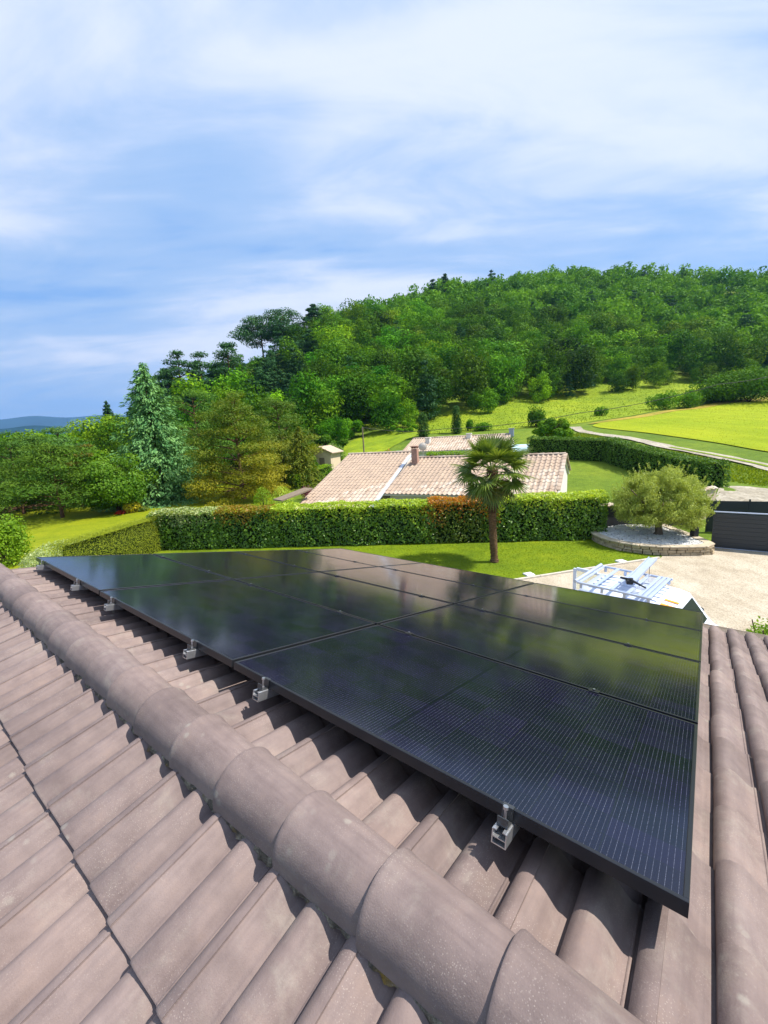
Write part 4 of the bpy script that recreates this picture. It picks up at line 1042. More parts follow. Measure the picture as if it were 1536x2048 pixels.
while s_ < bs[-1] - .2:
    l = rgb.uniform(.5, .8); p, q = along(s_), along(min(s_ + l, bs[-1])); t = (q - p) / np.hypot(*(q - p)); mid = (p + q) / 2
    mb = MB(); mb.box((0, 0, 0), (l - .006, .36, .06), bev=.01); link('coping_stone', mb.mesh('coping_stone', MT['coping']), bo_, loc=(mid[0] - boff.x, mid[1] - boff.y, .385 + rgb.normal(0, .003)), rot=(0, 0, math.atan2(t[1], t[0]))); s_ += l
bedpoly = [tuple(p) for p in bp] + [(12.5, 21.5)]
mb = MB(); mb.prism([(x - boff.x, y - boff.y) for x, y in [tuple(np.array((12.5, 19.3)) + (np.array(p) - np.array((12.5, 19.3))) * .97) for p in bedpoly]], .0, .36); mb.build('soil', MT['soil'], bo_)
# white pebbles
pm = MB(); ico = [(0, 0, 1), (.9, 0, .3), (.3, .85, .3), (-.75, .5, .3), (-.75, -.5, .3), (.3, -.85, .3), (0, 0, -.7)]
ni = 7500; pxs = rgb.uniform(10.4, 14.5, ni); pys = rgb.uniform(16.9, 21.4, ni); ok = inside([tuple(np.array((12.5, 19.3)) + (np.array(p) - np.array((12.5, 19.3))) * .93) for p in bedpoly], pxs, pys)
pxs, pys = pxs[ok], pys[ok]; ic = np.array(ico); sc = rgb.uniform(.025, .07, len(pxs)); an2 = rgb.uniform(0, 6.28, len(pxs))
V = np.empty((len(pxs), 7, 3)); ca_, sa_ = np.cos(an2)[:, None], np.sin(an2)[:, None]
V[:, :, 0] = (ic[:, 0] * ca_ - ic[:, 1] * sa_) * sc[:, None] + pxs[:, None]; V[:, :, 1] = (ic[:, 0] * sa_ + ic[:, 1] * ca_) * sc[:, None] * .8 + pys[:, None]; V[:, :, 2] = ic[:, 2] * sc[:, None] * .7 + .365
tf = np.array([(0, 1, 2), (0, 2, 3), (0, 3, 4), (0, 4, 5), (0, 5, 1), (6, 2, 1), (6, 3, 2), (6, 4, 3), (6, 5, 4), (6, 1, 5)])
tag(link('pebbles', np_mesh('pebbles', V.reshape(-1, 3), (tf[None] + 7 * np.arange(len(pxs))[:, None, None]).reshape(-1, 3), MT['pebble'])), 'white and grey pebbles covering the raised olive bed', kind='stuff')
# concrete edging along the lawn, two flush garden lamps
eo = thing('lawn_edging', 'pale concrete edging strip between the lawn and the gravel drive', 'edging', (KA[0], KA[1], 0), math.atan2(kd[1], kd[0]))
ne = 9; el = float(np.hypot(*kd)) / ne
EM = MB().box((el / 2, .05, .02), (el - .012, .10, .11), bev=.008).mesh('kerb_stone', MT['edging'])
for k in range(-4, ne): link('kerb_stone', EM, eo, loc=(k * el, rgb.normal(0, .004), 0))
for (px, py), lb in (((1058, 1148), 'square white ground lamp set in the lawn behind the van door'), ((1243, 1122), 'square white ground lamp in the lawn below the olive bed')):
    q = at_z(px, py, .05); o = thing('garden_lamp', lb, 'lamp', (q[0], q[1], 0), .25, 'ground lamps in the lawn')
    mb = MB(); mb.box((0, 0, .03), (.34, .34, .07), bev=.008); mb.build('housing', MT['white'], o); mb = MB(); mb.box((0, 0, .071), (.24, .24, .012), bev=.004); mb.build('lens', MT['lamp'], o)

# ================================================================== van with roof rack
def van():
    hd = np.array((.66, -.751)); wv = np.array((.751, .66)); far_rear = np.array((6.06, 11.06)); Wd, Hh = 1.74, 1.80
    c = far_rear - wv * Wd / 2
    o = thing('van', 'white van with aluminium roof rack and open rear door parked beyond the panels', 'van', (c[0], c[1], 0), math.atan2(hd[1], hd[0]))
    # local: x forward from the rear, y to the far side (left of travel = +y)
    st = [(0, .32, 1.02, 1.70, .87, .74), (.04, .28, 1.02, 1.77, .87, .755), (.6, .25, 1.02, 1.80, .87, .76), (1.5, .25, 1.02, 1.80, .87, .76), (1.85, .25, 1.02, 1.78, .87, .75), (2.05, .25, 1.02, 1.735, .87, .74), (2.55, .25, 1.0, 1.10, .86, .70), (2.85, .26, .93, 1.0, .84, .64), (3.2, .3, .82, .88, .76, .55), (3.3, .34, .7, .74, .66, .45)]
    mb = MB(); rows = []
    for x, zb, zbelt, zt, wl_, wr in st:
        h_ = [(wl_ * .93, zb), (wl_, zb + .12), (wl_, min(zbelt - .05, zt - .02)), (wl_ - .02, min(zbelt, zt - .015)), (wr + .035, zt - .09 if zt - zbelt > .2 else zt - .012), (wr, zt - .03 if zt - zbelt > .2 else zt - .008), (wr - .08, zt), (0, zt + .02)]
        rows.append([(x, -y, z) for y, z in h_] + [(x, y, z) for y, z in h_[::-1][1:]])
    n = len(rows[0]); mb.add([p for r_ in rows for p in r_], [(a * n + k, a * n + k + 1, (a + 1) * n + k + 1, (a + 1) * n + k)[::-1] for a in range(len(st) - 1) for k in range(n - 1)], True)
    mb.add(rows[0], [tuple(range(n))]); mb.add(rows[-1], [tuple(range(n))[::-1]]); body = mb.build('body', MT['vanwhite'], o)
    # roof ribs
    for y in (-.5, -.25, 0, .25, .5):
        m = MB(); m.box((.95, y, 1.826 - abs(y) * .02), (1.5, .09, .014), bev=.005); m.build('roof_rib', MT['vanwhite'], body)
    # windscreen, side windows, lamps
    q = [(2.13, -.54, 1.66), (2.13, .54, 1.66), (2.46, .52, 1.22), (2.46, -.52, 1.22)]; m = MB(); m.add([(x + .012, y, z + .018) for x, y, z in q], [(0, 1, 2, 3)]); m.build('windscreen', MT['glassdark'], o)
    for s_ in (-1, 1):
        m = MB(); pts = [(1.25, .872, 1.06), (1.98, .872, 1.06), (2.38, .86, 1.08), (1.95, .785, 1.60), (1.3, .795, 1.66)]
        m.add([(x, s_ * (y + .004), z) for x, y, z in pts], [tuple(range(5)) if s_ < 0 else tuple(range(5))[::-1]]); m.build('side_window', MT['glassdark'], o)
        m = MB(); m.box((2.24, s_ * .99, 1.16), (.12, .2, .24), bev=.04); m.build('mirror', MT['blackplastic'], o)
        m = MB(); m.box((3.16, s_ * .56, .79), (.22, .26, .14), bev=.04); m.build('headlight', MT['lamp'], o)
        m = MB(); m.add([(1.70, s_ * .770, 1.70), (1.82, s_ * .766, 1.69), (1.62, s_ * .884, 1.05), (1.46, s_ * .884, 1.05)], [(0, 1, 2, 3)]); m.build('orange_stripe', MT['orange'], o)
        m = MB(); m.add([(1.90, s_ * .45, 1.785), (1.99, s_ * .45, 1.715), (1.99, s_ * .62, 1.70), (1.90, s_ * .62, 1.768)], [(0, 1, 2, 3)]); m.build('orange_stripe', MT['orange'], o)
        for x in (.68, 2.70):
            m = MB(); m.tube([(x, s_ * .68, .31), (x, s_ * .70, .31), (x, s_ * .85, .31), (x, s_ * .87, .31)], [.27, .31, .31, .27], 20); w = m.build('wheel', MT['rubber'], o)
            m = MB(); m.tube([(x, s_ * .86, .31), (x, s_ * .876, .31)], .18, 16); m.build('rim', MT['rackalu'], w)
    m = MB(); m.box((3.32, 0, .42), (.14, 1.5, .24), bev=.04); m.box((-.03, 0, .40), (.12, 1.6, .18), bev=.03); m.build('bumper', MT['blackplastic'], o)
    for y in (-.62, -.30):
        m = MB(); m.add([(1.80, y - .07, 1.815), (1.80, y + .03, 1.815), (2.07, y + .09, 1.765), (2.07, y - .01, 1.765)], [(0, 1, 2, 3)]); m.build('orange_stripe', MT['orange'], o)
    # open rear door on the far side: frame round a window
    dr = bpy.data.objects.new('rear_door', None)
    m = MB(); Wd2 = .80
    for (x, z, sx, sz) in ((Wd2 / 2, .66, Wd2, .76), (.05, 1.37, .09, .66), (Wd2 - .05, 1.37, .09, .66), (Wd2 / 2, 1.69, Wd2 - .2, .10)): m.box((x, 0, z), (sx - .004, .05, sz), bev=.012)
    dro = m.build('rear_door', MT['vanwhite'], o); dro.location = (-.02, .80, 0); dro.rotation_euler = (0, 0, R(176))
    m = MB(); m.box((Wd2 / 2, 0, 1.34), (Wd2 - .2, .012, .58)); m.build('window', MT['windowclear'], dro); bpy.data.objects.remove(dr)
    # rack
    rk = thing('roof_rack', 'silver aluminium roof rack with crossbars and rear roller on the white van', 'roof rack', (c[0], c[1], 0), math.atan2(hd[1], hd[0]))
    for s_ in (-1, 1):
        m = MB(); m.box((.84, s_ * .80, 1.935), (1.66, .05, .05), bev=.008)
        for x in (.1, .6, 1.1, 1.6): m.box((x, s_ * .785, 1.86), (.06, .05, .13), bev=.006)
        m.build('side_rail', MT['rackalu'], rk)
    for x in (.06, .42, .80, 1.16, 1.40, 1.50, 1.60):
        m = MB(); m.box((x, 0, 1.945), (.075 if x > .1 else .05, 1.55, .035), bev=.006); m.build('crossbar', MT['rackalu'], rk)
    m = MB(); m.tube([(-.04, -.83, 1.96), (-.04, .83, 1.96)], .045, 12); m.build('roller', MT['rackalu'], rk)
    for y in (-.52, .30):
        for k in range(6): m = MB(); m.box((1.30, y + k * .085 - .2, 1.968), (.17, .035, .012), bev=.003); m.build('slat', MT['zinc'], rk)
    m = MB(); m.tube([(1.2, .62, 1.80), (1.2, .62, 2.22)], .006, 6); tag(m.build('aerial', MT['blackplastic'], o))
    # ladder plank with black clamp lying across
    pl = thing('plank', 'long pale aluminium plank lying across the van rack, sticking out beyond it', 'plank', (c[0], c[1], 0), math.atan2(hd[1], hd[0]))
    rm = Matrix.Rotation(R(5), 4, 'X'); m = MB(); m.box((1.02, .66, 2.09), (.17, 1.75, .04), mat=rm, bev=.006); m.build('board', MT['rackalu'], pl)
    for s_ in (-1, 1): m = MB(); m.box((1.02 + s_ * .095, .66, 2.10), (.018, 1.75, .07), mat=rm, bev=.003); m.build('edge', MT['rackalu'], pl)
    ck = thing('ladder_clamp', 'black ladder clamp fixed at the near end of the plank on the rack', 'clamp', (c[0], c[1], 0), math.atan2(hd[1], hd[0]))
    m = MB(); m.box((1.02, -.24, 2.03), (.14, .12, .12), mat=Matrix.Rotation(.5, 4, 'Z'), bev=.02); m.tube([(.80, -.18, 2.07), (1.05, -.25, 2.09), (1.42, -.36, 2.0)], [.026, .035, .016], 8); m.build('lever', MT['blackplastic'], ck)
    m = MB(); m.tube([(1.05, -.22, 1.97), (1.05, -.22, 2.12)], .045, 10); m.tube([(.9, -.10, 2.03), (1.0, -.30, 2.05)], .02, 8); m.build('knob', MT['blackplastic'], ck)
def mat_clear():
    g = G('clear_glass'); p = g.n('ShaderNodeBsdfPrincipled', {'Base Color': (.82, .9, .88, 1), 'Roughness': .03, 'Transmission Weight': 1.0, 'IOR': 1.1}); g.t.links.new(p.outputs[0], g.out.inputs[0]); return g.m
MT['windowclear'] = mat_clear()
van()

# ================================================================== palm
def frond_mesh(seed, seg=26, droop=.5):
    rg = np.random.default_rng(seed); V = []; F = []; va = []
    def q4(a, b, c, d, v): o = len(V); V.extend([a, b, c, d]); F.append((o, o + 1, o + 2, o + 3)); va.append(v)
    pl = .62
    pts = [np.array((x * pl, 0, -.06 * x * x)) for x in np.linspace(0, 1, 4)]
    for a, b in zip(pts[:-1], pts[1:]):
        for s_ in (1, -1): q4(a + (0, .012 * s_, 0), b + (0, .010 * s_, 0), b + (0, 0, .014), a + (0, 0, .016), .55)
    hub = pts[-1]
    for k in range(seg):
        f = k / (seg - 1) * 2 - 1; an_ = f * R(118); L = .60 * (1 - .22 * abs(f)) * rg.uniform(.9, 1.06)
        dr = droop * (.5 + .5 * abs(f)) * rg.uniform(.6, 1.35); prev = hub; pw = .008; v = rg.uniform(.1, .9)
        tdir = np.array((math.cos(an_), math.sin(an_), .0)); side = np.array((-math.sin(an_), math.cos(an_), 0))
        for j in range(1, 5):
            t = j / 4; p = hub + tdir * L * t * (1 - .10 * dr * t * t) + np.array((0, 0, -dr * L * .55 * t ** 2.4 + .03 * abs(f) * t)); w = (.024, .026, .018, .003)[j - 1]
            o1 = np.array((0, 0, .35))
            q4(prev - side * pw + o1 * pw, prev, p, p - side * w + o1 * w, v); q4(prev, prev + side * pw + o1 * pw, p + side * w + o1 * w, p, v); prev = p; pw = w
    return np_mesh('frond', np.array(V), np.array(F), LF['palm'], np.array(va))
pb = at_z(990, 1124, 0); PH = 4.1
pt_ = thing('palm_tree', 'fan palm with shaggy brown trunk standing on the lawn before the hedge', 'palm tree', (pb[0], pb[1], 0))
mb = MB(); rp = np.random.default_rng(8); path = []; rad = []
for k in range(46):
    f = k / 45; path.append((-.02 - .10 * math.sin(f * 2.6) * .8, 0, f * PH)); rad.append((.155 if f > .03 else .19) * (1 + .25 * max(0, f - .55)) * (1 + .10 * (k % 2)) + rp.normal(0, .006))
mb.tube(path, rad, 14); mb.build('trunk', MT['palmtrunk'], pt_)
sk = Leaves(); m_ = 900; a_ = rp.uniform(0, 6.28, m_); zz = rp.uniform(PH * .55, PH * 1.02, m_); rr_ = .17 + .06 * (zz / PH - .55) + rp.uniform(0, .06, m_)
sk.leaves(np.column_stack([np.cos(a_) * rr_ - .08, np.sin(a_) * rr_, zz]), np.column_stack([np.cos(a_), np.sin(a_), .3 * np.ones(m_)]), .16, .22, rp, .35, np.tile((0, 0, 1.0), (m_, 1)))
link('fibre', sk.mesh('fibre', MT['palmtrunk']), pt_)
FRM = [frond_mesh(40 + k, 26, d_) for k, d_ in enumerate((.25, .45, .7, .95))]
nf = 42
for k in range(nf):
    f = k / (nf - 1); el_ = R(82 - 128 * f + rp.normal(0, 7)); a_ = k * 2.39996 + rp.normal(0, .15)
    kind = min(3, int(f * 3.6 + rp.uniform(0, .6)))
    q = link('frond', FRM[kind], pt_, loc=(-.09 + .05 * math.cos(a_), .05 * math.sin(a_), PH + .10 - .28 * f), rot=(rp.normal(0, .25), -el_, a_))
    q.scale = (1.5 * (.85 + .2 * math.sin(f * 3)),) * 3; 
    if f > .9: q.color = (.85, .62, .40, 1)

# ================================================================== olive
ob = at_z(1316, 1068, .38); oc = at_r(1318, 925, math.hypot(ob[0], ob[1])); OH = oc[2] - .34
ot = thing('olive_tree', 'rounded pale green olive tree with short trunk in the pebble bed', 'olive tree', (ob[0], ob[1], .34))
ro = np.random.default_rng(9); mb = MB()
mb.tube([(0, 0, -.05), (.03, 0, .15), (.0, .02, .45), (-.05, .0, .75)], [.24, .17, .15, .13], 10)
ends_ = []
for k in range(9):
    a_ = k * .698 + ro.normal(0, .15); L = ro.uniform(1.2, 2.0); p0 = (-.05, 0, .7); p1 = (math.cos(a_) * L * .45, math.sin(a_) * L * .45, 1.0 + ro.uniform(.1, .5)); p2 = (math.cos(a_) * L, math.sin(a_) * L, 1.1 + ro.uniform(.2, 1.3))
    mb.tube([p0, p1, p2], [.085, .05, .02], 7); ends_.append(p2)
mb.build('trunk', MT['bark_pale'], ot)
L_ = Leaves()
for k in range(260):
    a_ = ro.uniform(0, 6.283); v_ = ro.uniform(0, 1); el_ = math.asin(min(1, v_ ** .8)) ; q = ro.uniform(.55, 1.0)
    c = np.array((math.cos(a_) * math.cos(el_) * 1.98 * q, math.sin(a_) * math.cos(el_) * 1.98 * q, .95 + math.sin(el_) * (OH - 1.25) * q + .35 * (1 - q)))
    if ro.uniform() < .22: c[2] = ro.uniform(.75, 1.1)
    m_ = 330; d = sph(m_, ro); rr_ = ro.uniform(.22, .46); Pt = c + d * (rr_ * ro.uniform(.3, 1.05, m_)[:, None]) * np.array((1, 1, .85))
    up = d * .5 + np.array((0, 0, .55)); L_.leaves(Pt, d, .10, .27, ro, .8, up, np.full(m_, ro.uniform(.2, .8)))
for k in range(90):     # thin upright shoots that break the outline
    a_ = ro.uniform(0, 6.283); el_ = math.asin(ro.uniform(.1, 1)); c = np.array((math.cos(a_) * math.cos(el_) * 2.1, math.sin(a_) * math.cos(el_) * 2.1, 1.0 + math.sin(el_) * (OH - 1.2)))
    d = np.array((math.cos(a_) * .35, math.sin(a_) * .35, .9)); m_ = 26; t = ro.uniform(0, 1, m_); Pt = c + np.outer(t, d) * ro.uniform(.25, .5) + ro.normal(0, .02, (m_, 3))
    L_.leaves(Pt, sph(m_, ro), .09, .26, ro, .5, np.tile(d, (m_, 1)) + sph(m_, ro) * .5)
link('crown', L_.mesh('crown', LF['olive']), ot)

# ================================================================== hedges and shrubs of the neighbours
hb_n, hb_f, ha_l = np.array(P(1452, 966, 36.2)), np.array(P(1203, 925, 47.5)), np.array(P(1052, 925, 52))
hedge('dark_hedge', 'tall dark clipped hedge running back along the lane behind the olive tree', hb_f, hb_n + np.array((-1.4, -.1)), 1.5, 2.3, (LF['dark'], LF['dark']), 150, .16, 51, .1, .5, .12, None, .55, .12, None, (True, True), 'hedge', .5, 1.75)
hedge('dark_hedge', 'dark hedge across the back of the lawn behind the tiled house', ha_l, hb_f + np.array((.2, -.3)), 1.4, 2.2, (LF['dark'], LF['dark']), 130, .16, 52, .1, .5, .12, None, .55, .12, None, (True, False))
hl = np.array(P(850, 925, 39)); hr = np.array(P(925, 925, 37.5))
hedge('low_hedge', 'low bright green hedge strip between the two tiled houses', hl, hr, 1.2, at_r(885, 906, 39)[2] - gz(*hl), (LF['bright'], LF['bright']), 120, .15, 53, .05, .5, .2, None, .55, .06)
hs = np.array(P(596, 965, 46)); he = np.array(P(668, 935, 50))
hedge('sloping_hedge', 'small bright clipped hedge climbing towards the cream cabin', hs, he, 1.6, 1.6, (LF['bright'], LF['bright']), 110, .16, 54, .05, .6, .3, None, .55, .06, None, (True, True), 'hedge', .5, 1.9)
pc = at_r(1062, 888, 57); po_ = thing('pool_cover', 'low pale blue cover showing behind the dark hedge beside a round tree', 'cover', (pc[0], pc[1], gz(pc[0], pc[1])), R(-25))
mb = MB(); hcv = max(.8, pc[2] - gz(pc[0], pc[1])); arc = [(math.cos(t) * 1.5, math.sin(t) * hcv) for t in np.linspace(0, math.pi, 9)]
mb.add([(-2.6, a, b) for a, b in arc] + [(2.6, a, b) for a, b in arc], [(i, i + 1, 10 + i, 9 + i) for i in range(8)], True); mb.add([(-2.6, a, b) for a, b in arc], [tuple(range(9))]); mb.add([(2.6, a, b) for a, b in arc], [tuple(range(9))]); mb.build('shell', MT['poolblue'], po_)
def shrub(name, label, x, y, rx, h, leafm, n, leaf, seed, tint=(1, 1, 1), lobes=10, cat='shrub', group=None, z=None, smoothb=False, asp=.6):
    rg = np.random.default_rng(seed); L = Leaves()
    if smoothb: blob_leaves(L, (0, 0, h * .48), (rx, rx, h * .54), n, leaf, asp, rg, .16, .45, .5)
    else:
        for k in range(lobes):
            d = sph(1, rg)[0]; d[2] = abs(d[2]); q = rg.uniform(.3, .75); r_ = rg.uniform(.32, .5)
            blob_leaves(L, (d[0] * rx * q, d[1] * rx * q, h * .25 + d[2] * h * .45 * q), (rx * r_, rx * r_, h * r_ * .75), n // lobes, leaf, asp, rg, .45, .6, rg.uniform(.2, .8))
    o = thing(name, label, cat, (x, y, (gz(x, y) if z is None else z)), 0, group)
    c = link('foliage', L.mesh('foliage', leafm), o); c.color = (*tint, 1)
    mb = MB()
    for k in range(4): a = k * 1.57 + .4; mb.tube([(0, 0, -.05), (math.cos(a) * rx * .25, math.sin(a) * rx * .25, h * .4), (math.cos(a) * rx * .5, math.sin(a) * rx * .5, h * .7)], [.04 + h * .008, .03, .01], 6)
    mb.build('stem', MT['bark'], o); return o
def px_shrub(name, label, px, py_top, py_bot, r, wpx, leafm, n, leaf, seed, **k):
    b = at_r(px, py_bot, r); tpt = at_r(px, py_top, r); zb = gz(b[0], b[1]); rx = wpx / 2 * r / FPX * 1.08
    return shrub(name, label, b[0], b[1], rx, max(.4, tpt[2] - zb), leafm, n, leaf, seed, **k)
px_shrub('variegated_shrub', 'clipped cream and green variegated shrub beside the end of the conifer hedge', 128, 1082, 1115, 26, 95, LF['varieg'], 5200, .085, 61, smoothb=True)
px_shrub('variegated_shrub', 'low variegated shrub at the panel corner in front of the larger one', 78, 1104, 1125, 24, 50, LF['varieg'], 1800, .085, 62, smoothb=True)
px_shrub('garden_shrub', 'bright green leafy shrub at the left picture edge beside the lawn', 2, 985, 1105, 30, 80, LF['bright'], 8000, .13, 63, lobes=14)
px_shrub('yellow_shrub', 'small round golden yellow shrub at the foot of the blue spire conifer', 267, 1001, 1028, 44, 26, LF['yellow'], 900, .13, 64, smoothb=True)
px_shrub('red_flower_bush', 'low bush of red flowers left of the yellow shrub', 248, 1020, 1034, 44, 30, LF['red'], 800, .12, 65)
px_shrub('dark_shrub', 'small dark bronze shrub between yellow shrub and spire conifer', 286, 1008, 1028, 44, 26, LF['photlow'], 700, .12, 66)
px_shrub('clipped_shrub', 'square clipped bright green shrub left of the lean-to roof', 527, 975, 1010, 34, 34, LF['bright'], 1600, .10, 67, smoothb=True)
px_shrub('clipped_shrub', 'rounded clipped pale green shrub beside the lean-to roof', 565, 972, 1005, 33, 40, LF['laureltop'], 1600, .10, 68, smoothb=True)
px_shrub('purple_shrub', 'small dark purple leaved shrub left of the tiled house', 614, 963, 985, 40, 36, LF['purple'], 900, .12, 69)
px_shrub('right_edge_bush', 'leafy green bush at the right picture edge below the eave', 1536, 1195, 1330, 11.5, 100, LF['bright'], 6000, .07, 70, lobes=14, tint=(.9, .9, .8))
px_shrub('grey_shrub', 'pale grey-green shrub behind the cream cabin', 668, 872, 925, 62, 60, LF['olive'], 2200, .28, 71, tint=(.5, .65, .6))
px_shrub('orange_shrub', 'small orange-red shrub left of the far house', 772, 888, 905, 56, 24, LF['photinia'], 600, .16, 72)
px_shrub('bank_shrub', 'dark bush on the dry bank, left of two above the field', 1330, 768, 815, 112, 52, LF['forest'], 1800, .4, 73)
px_shrub('bank_shrub', 'dark bush on the dry bank, right of two above the field', 1378, 770, 812, 115, 48, LF['forest'], 1800, .4, 74)
px_shrub('bank_shrub', 'small low bush on the meadow slope left of the bank bushes', 1204, 806, 824, 100, 24, LF['forest'], 600, .35, 75)
px_shrub('meadow_shrub', 'tall dark thorny shrub on the meadow above the round tree', 1072, 800, 852, 82, 44, LF['forest'], 1700, .35, 76, tint=(.7, .7, .9))
px_shrub('meadow_shrub', 'low bush on the meadow right of the second cypress', 968, 838, 868, 78, 40, LF['forest'], 1200, .3, 77)
px_shrub('meadow_shrub', 'narrow young tree on the meadow between cypress and low bush', 942, 832, 868, 78, 20, LF['forest'], 700, .3, 78)

# ================================================================== single trees
rt = np.random.default_rng(33)
def conifer_tree(name, label, px, top, r, wpx, leafm, n, leaf, seed, z0=.02, droop=.25, layers=26, pw=.85, asp=.38, tint=(1, 1, 1), wob=.16, lean=0.0, tipb=.8):
    x, y, h = px_tree(px, top, r); R0 = wpx / 2 * r / FPX * 1.06 / h
    me = crown_conifer(seed, n, R0, z0, leaf / h, droop, layers, pw, asp, tipb, wob).mesh('crown', leafm)
    mb = MB(); mb.tube([(0, 0, 0), (0, 0, h * .5), (0, 0, h * .97)], [h * .016 + .05, h * .010, .02], 8)
    return place_tree(name, label, 'tree', me, mb, MT['bark'], x, y, h, 1, tint)
def pine_tree(name, label, px, top, r, wpx, leafm, n, leaf, seed, z0=.2, tiers=10, flat=.34, umb=0.0, tint=(1, 1, 1), asp=.3, lean=0.0, cat='tree', two=False):
    x, y, h = px_tree(px, top, r); w = wpx / 2 * r / FPX * 1.05 / h
    L, pads = crown_pine(seed, n, w, z0, leaf / h, tiers, flat, umb, asp, two); me = L.mesh('crown', leafm)
    mb = MB(); rg = np.random.default_rng(seed); mb.tube([(0, 0, 0), (.02 * h * lean, 0, h * .4), (0, 0, h * .75), (0, 0, h * .94)], [h * .018 + .06, h * .014, h * .008, .03], 8)
    for c, s_ in pads[::1]:
        q = Vector(c) * h; zz = max(.1 * h, q.z - .10 * h * rg.uniform(.6, 1.2)); mb.tube([(0, 0, zz), (q.x * .55, q.y * .55, (zz + q.z) / 2), (q.x, q.y, q.z - .01 * h)], [h * .006 + .02, h * .004 + .01, .012], 5)
    return place_tree(name, label, cat, me, mb, MT['bark_pine'], x, y, h, 1, tint)
def broad_tree(name, label, px, top, r, wpx, leafm, n, leaf, seed, h0=.14, lobes=22, tint=(1, 1, 1), bark=None):
    x, y, h = px_tree(px, top, r); w = wpx / 2 * r / FPX * 1.02 / h
    me = crown_broad(seed, n, leaf / h, h0, w, lobes).mesh('crown', leafm)
    mb = MB(); limbs(mb, np.random.default_rng(seed), h, h * .018 + .06, 7, w * h * .8)
    return place_tree(name, label, 'tree', me, mb, bark or MT['bark'], x, y, h, 1, tint)
conifer_tree('spire_conifer', 'tall blue-green spire conifer towering over the left garden', 283, 728, 50, 172, LF['blue'], 22000, .44, 101, .0, .34, 36, .72, .36, wob=.24)
broad_tree('garden_tree', 'bright green spreading tree left of the blue spire conifer', 215, 900, 46, 140, LF['bright'], 14000, .24, 102, -.02, 34, (.62, .74, .8))
pine_tree('dark_pine', 'dark layered pine with visible trunk standing on the left lawn', 95, 890, 47, 190, LF['pine'], 16000, .30, 103, .26, 9, .3, tint=(1.5, 1.2, .35))
pine_tree('layered_pine', 'olive tinted pine at the left edge behind the leafy shrub', 15, 880, 55, 150, LF['pine'], 11000, .34, 104, .02, 9, .32, tint=(1.7, 1.35, .6))
pine_tree('golden_pine', 'large golden-green pine with orange lower branches right of the spire conifer', 462, 790, 44, 165, LF['gold'], 42000, .24, 105, .0, 13, .42, .8, (.95, 1.0, .9), two=True)
pine_tree('green_pine', 'soft green pine directly behind the golden pine and spire conifer', 382, 782, 60, 130, LF['pine'], 18000, .36, 106, .0, 13, .45, .8, tint=(2.0, 1.7, .8))
pine_tree('green_pine', 'yellowish pine top rising behind the golden pine on its right', 552, 800, 56, 130, LF['gold'], 26000, .30, 107, .0, 12, .45, .8, (.75, .95, 1.0), two=True)
conifer_tree('weeping_conifer', 'dark golden weeping conifer beside the cream cabin', 596, 852, 48, 84, LF['gold'], 9000, .34, 108, .0, .9, 18, .45, .3, (.62, .78, .7))
conifer_tree('weeping_conifer', 'slender dark conifer between weeping conifer and golden pine', 560, 868, 50, 50, LF['gold'], 3600, .32, 109, .0, .8, 16, .5, .3, (.45, .62, .7))
broad_tree('olive_green_tree', 'rounded grey-green tree showing above the left garden trees', 218, 820, 84, 112, LF['forest'], 10000, .42, 110, .1, 24, (1.7, 1.25, 1.7))
broad_tree('garden_tree', 'green tree filling the gap below the rounded grey-green tree', 150, 872, 62, 110, LF['forest'], 9000, .36, 111, .0, 18, (1.1, .95, .7))
pine_tree('layered_pine', 'pale layered pine left of the rounded grey-green tree', 112, 856, 76, 120, LF['pine'], 10000, .42, 112, .02, 9, .35, tint=(1.9, 1.6, 1.2))
broad_tree('garden_tree', 'hazy green tree at the far left above the pines', 25, 846, 92, 130, LF['forest'], 9000, .45, 113, .0, 18, (1.15, .95, 1.3))
pine_tree('layered_pine', 'brownish pine between the dark pine and bright garden tree', 165, 890, 56, 90, LF['gold'], 7500, .32, 114, .02, 8, .33, tint=(.55, .55, .7))
pine_tree('layered_pine', 'olive pine behind the dark pine at left', 60, 870, 64, 120, LF['pine'], 9000, .36, 115, .02, 9, .35, tint=(1.7, 1.4, .7))
conifer_tree('dark_spruce', 'dark pointed spruce tip on the skyline left of the spire conifer', 212, 803, 125, 60, LF['pine'], 7000, .9, 116, .0, .3, 18, .9, .4, (.8, .9, 1.2))
broad_tree('round_tree', 'dense round green tree beside the track behind the houses', 1111, 832, 60, 82, LF['forest'], 6500, .30, 117, .1, 20, (1.15, 1.0, .9))
conifer_tree('cypress', 'narrow dark cypress on the meadow, shorter of two', 845, 826, 73, 24, LF['pine'], 3000, .3, 118, .0, -.5, 16, .35, .4, (1.3, 1.2, .7), .08)
conifer_tree('cypress', 'narrow dark cypress on the meadow, taller of two', 912, 813, 75, 20, LF['pine'], 3000, .3, 119, .0, -.5, 16, .3, .4, (1.1, 1.1, .7), .08)
px_shrub('field_edge_tree', 'big dark broadleaf tree at the right edge above the field', 1496, 708, 815, 124, 150, LF['forest'], 16000, .45, 120, lobes=34, tint=(.7, .72, .8), cat='tree')
px_shrub('field_edge_tree', 'lower dark tree joining the big one above the field corner', 1440, 745, 812, 122, 70, LF['forest'], 6000, .45, 121, lobes=18, tint=(.8, .8, .8), cat='tree')
broad_tree('meadow_tree', 'fresh green bushy tree at the foot of the wood left of the cypresses', 805, 842, 84, 70, LF['forest'], 4200, .36, 122, .05, 16, (1.5, 1.35, .8))
broad_tree('meadow_tree', 'bright bushy tree near the timber pole below the wood', 700, 835, 88, 66, LF['forest'], 4200, .36, 123, .05, 16, (1.5, 1.4, .8))
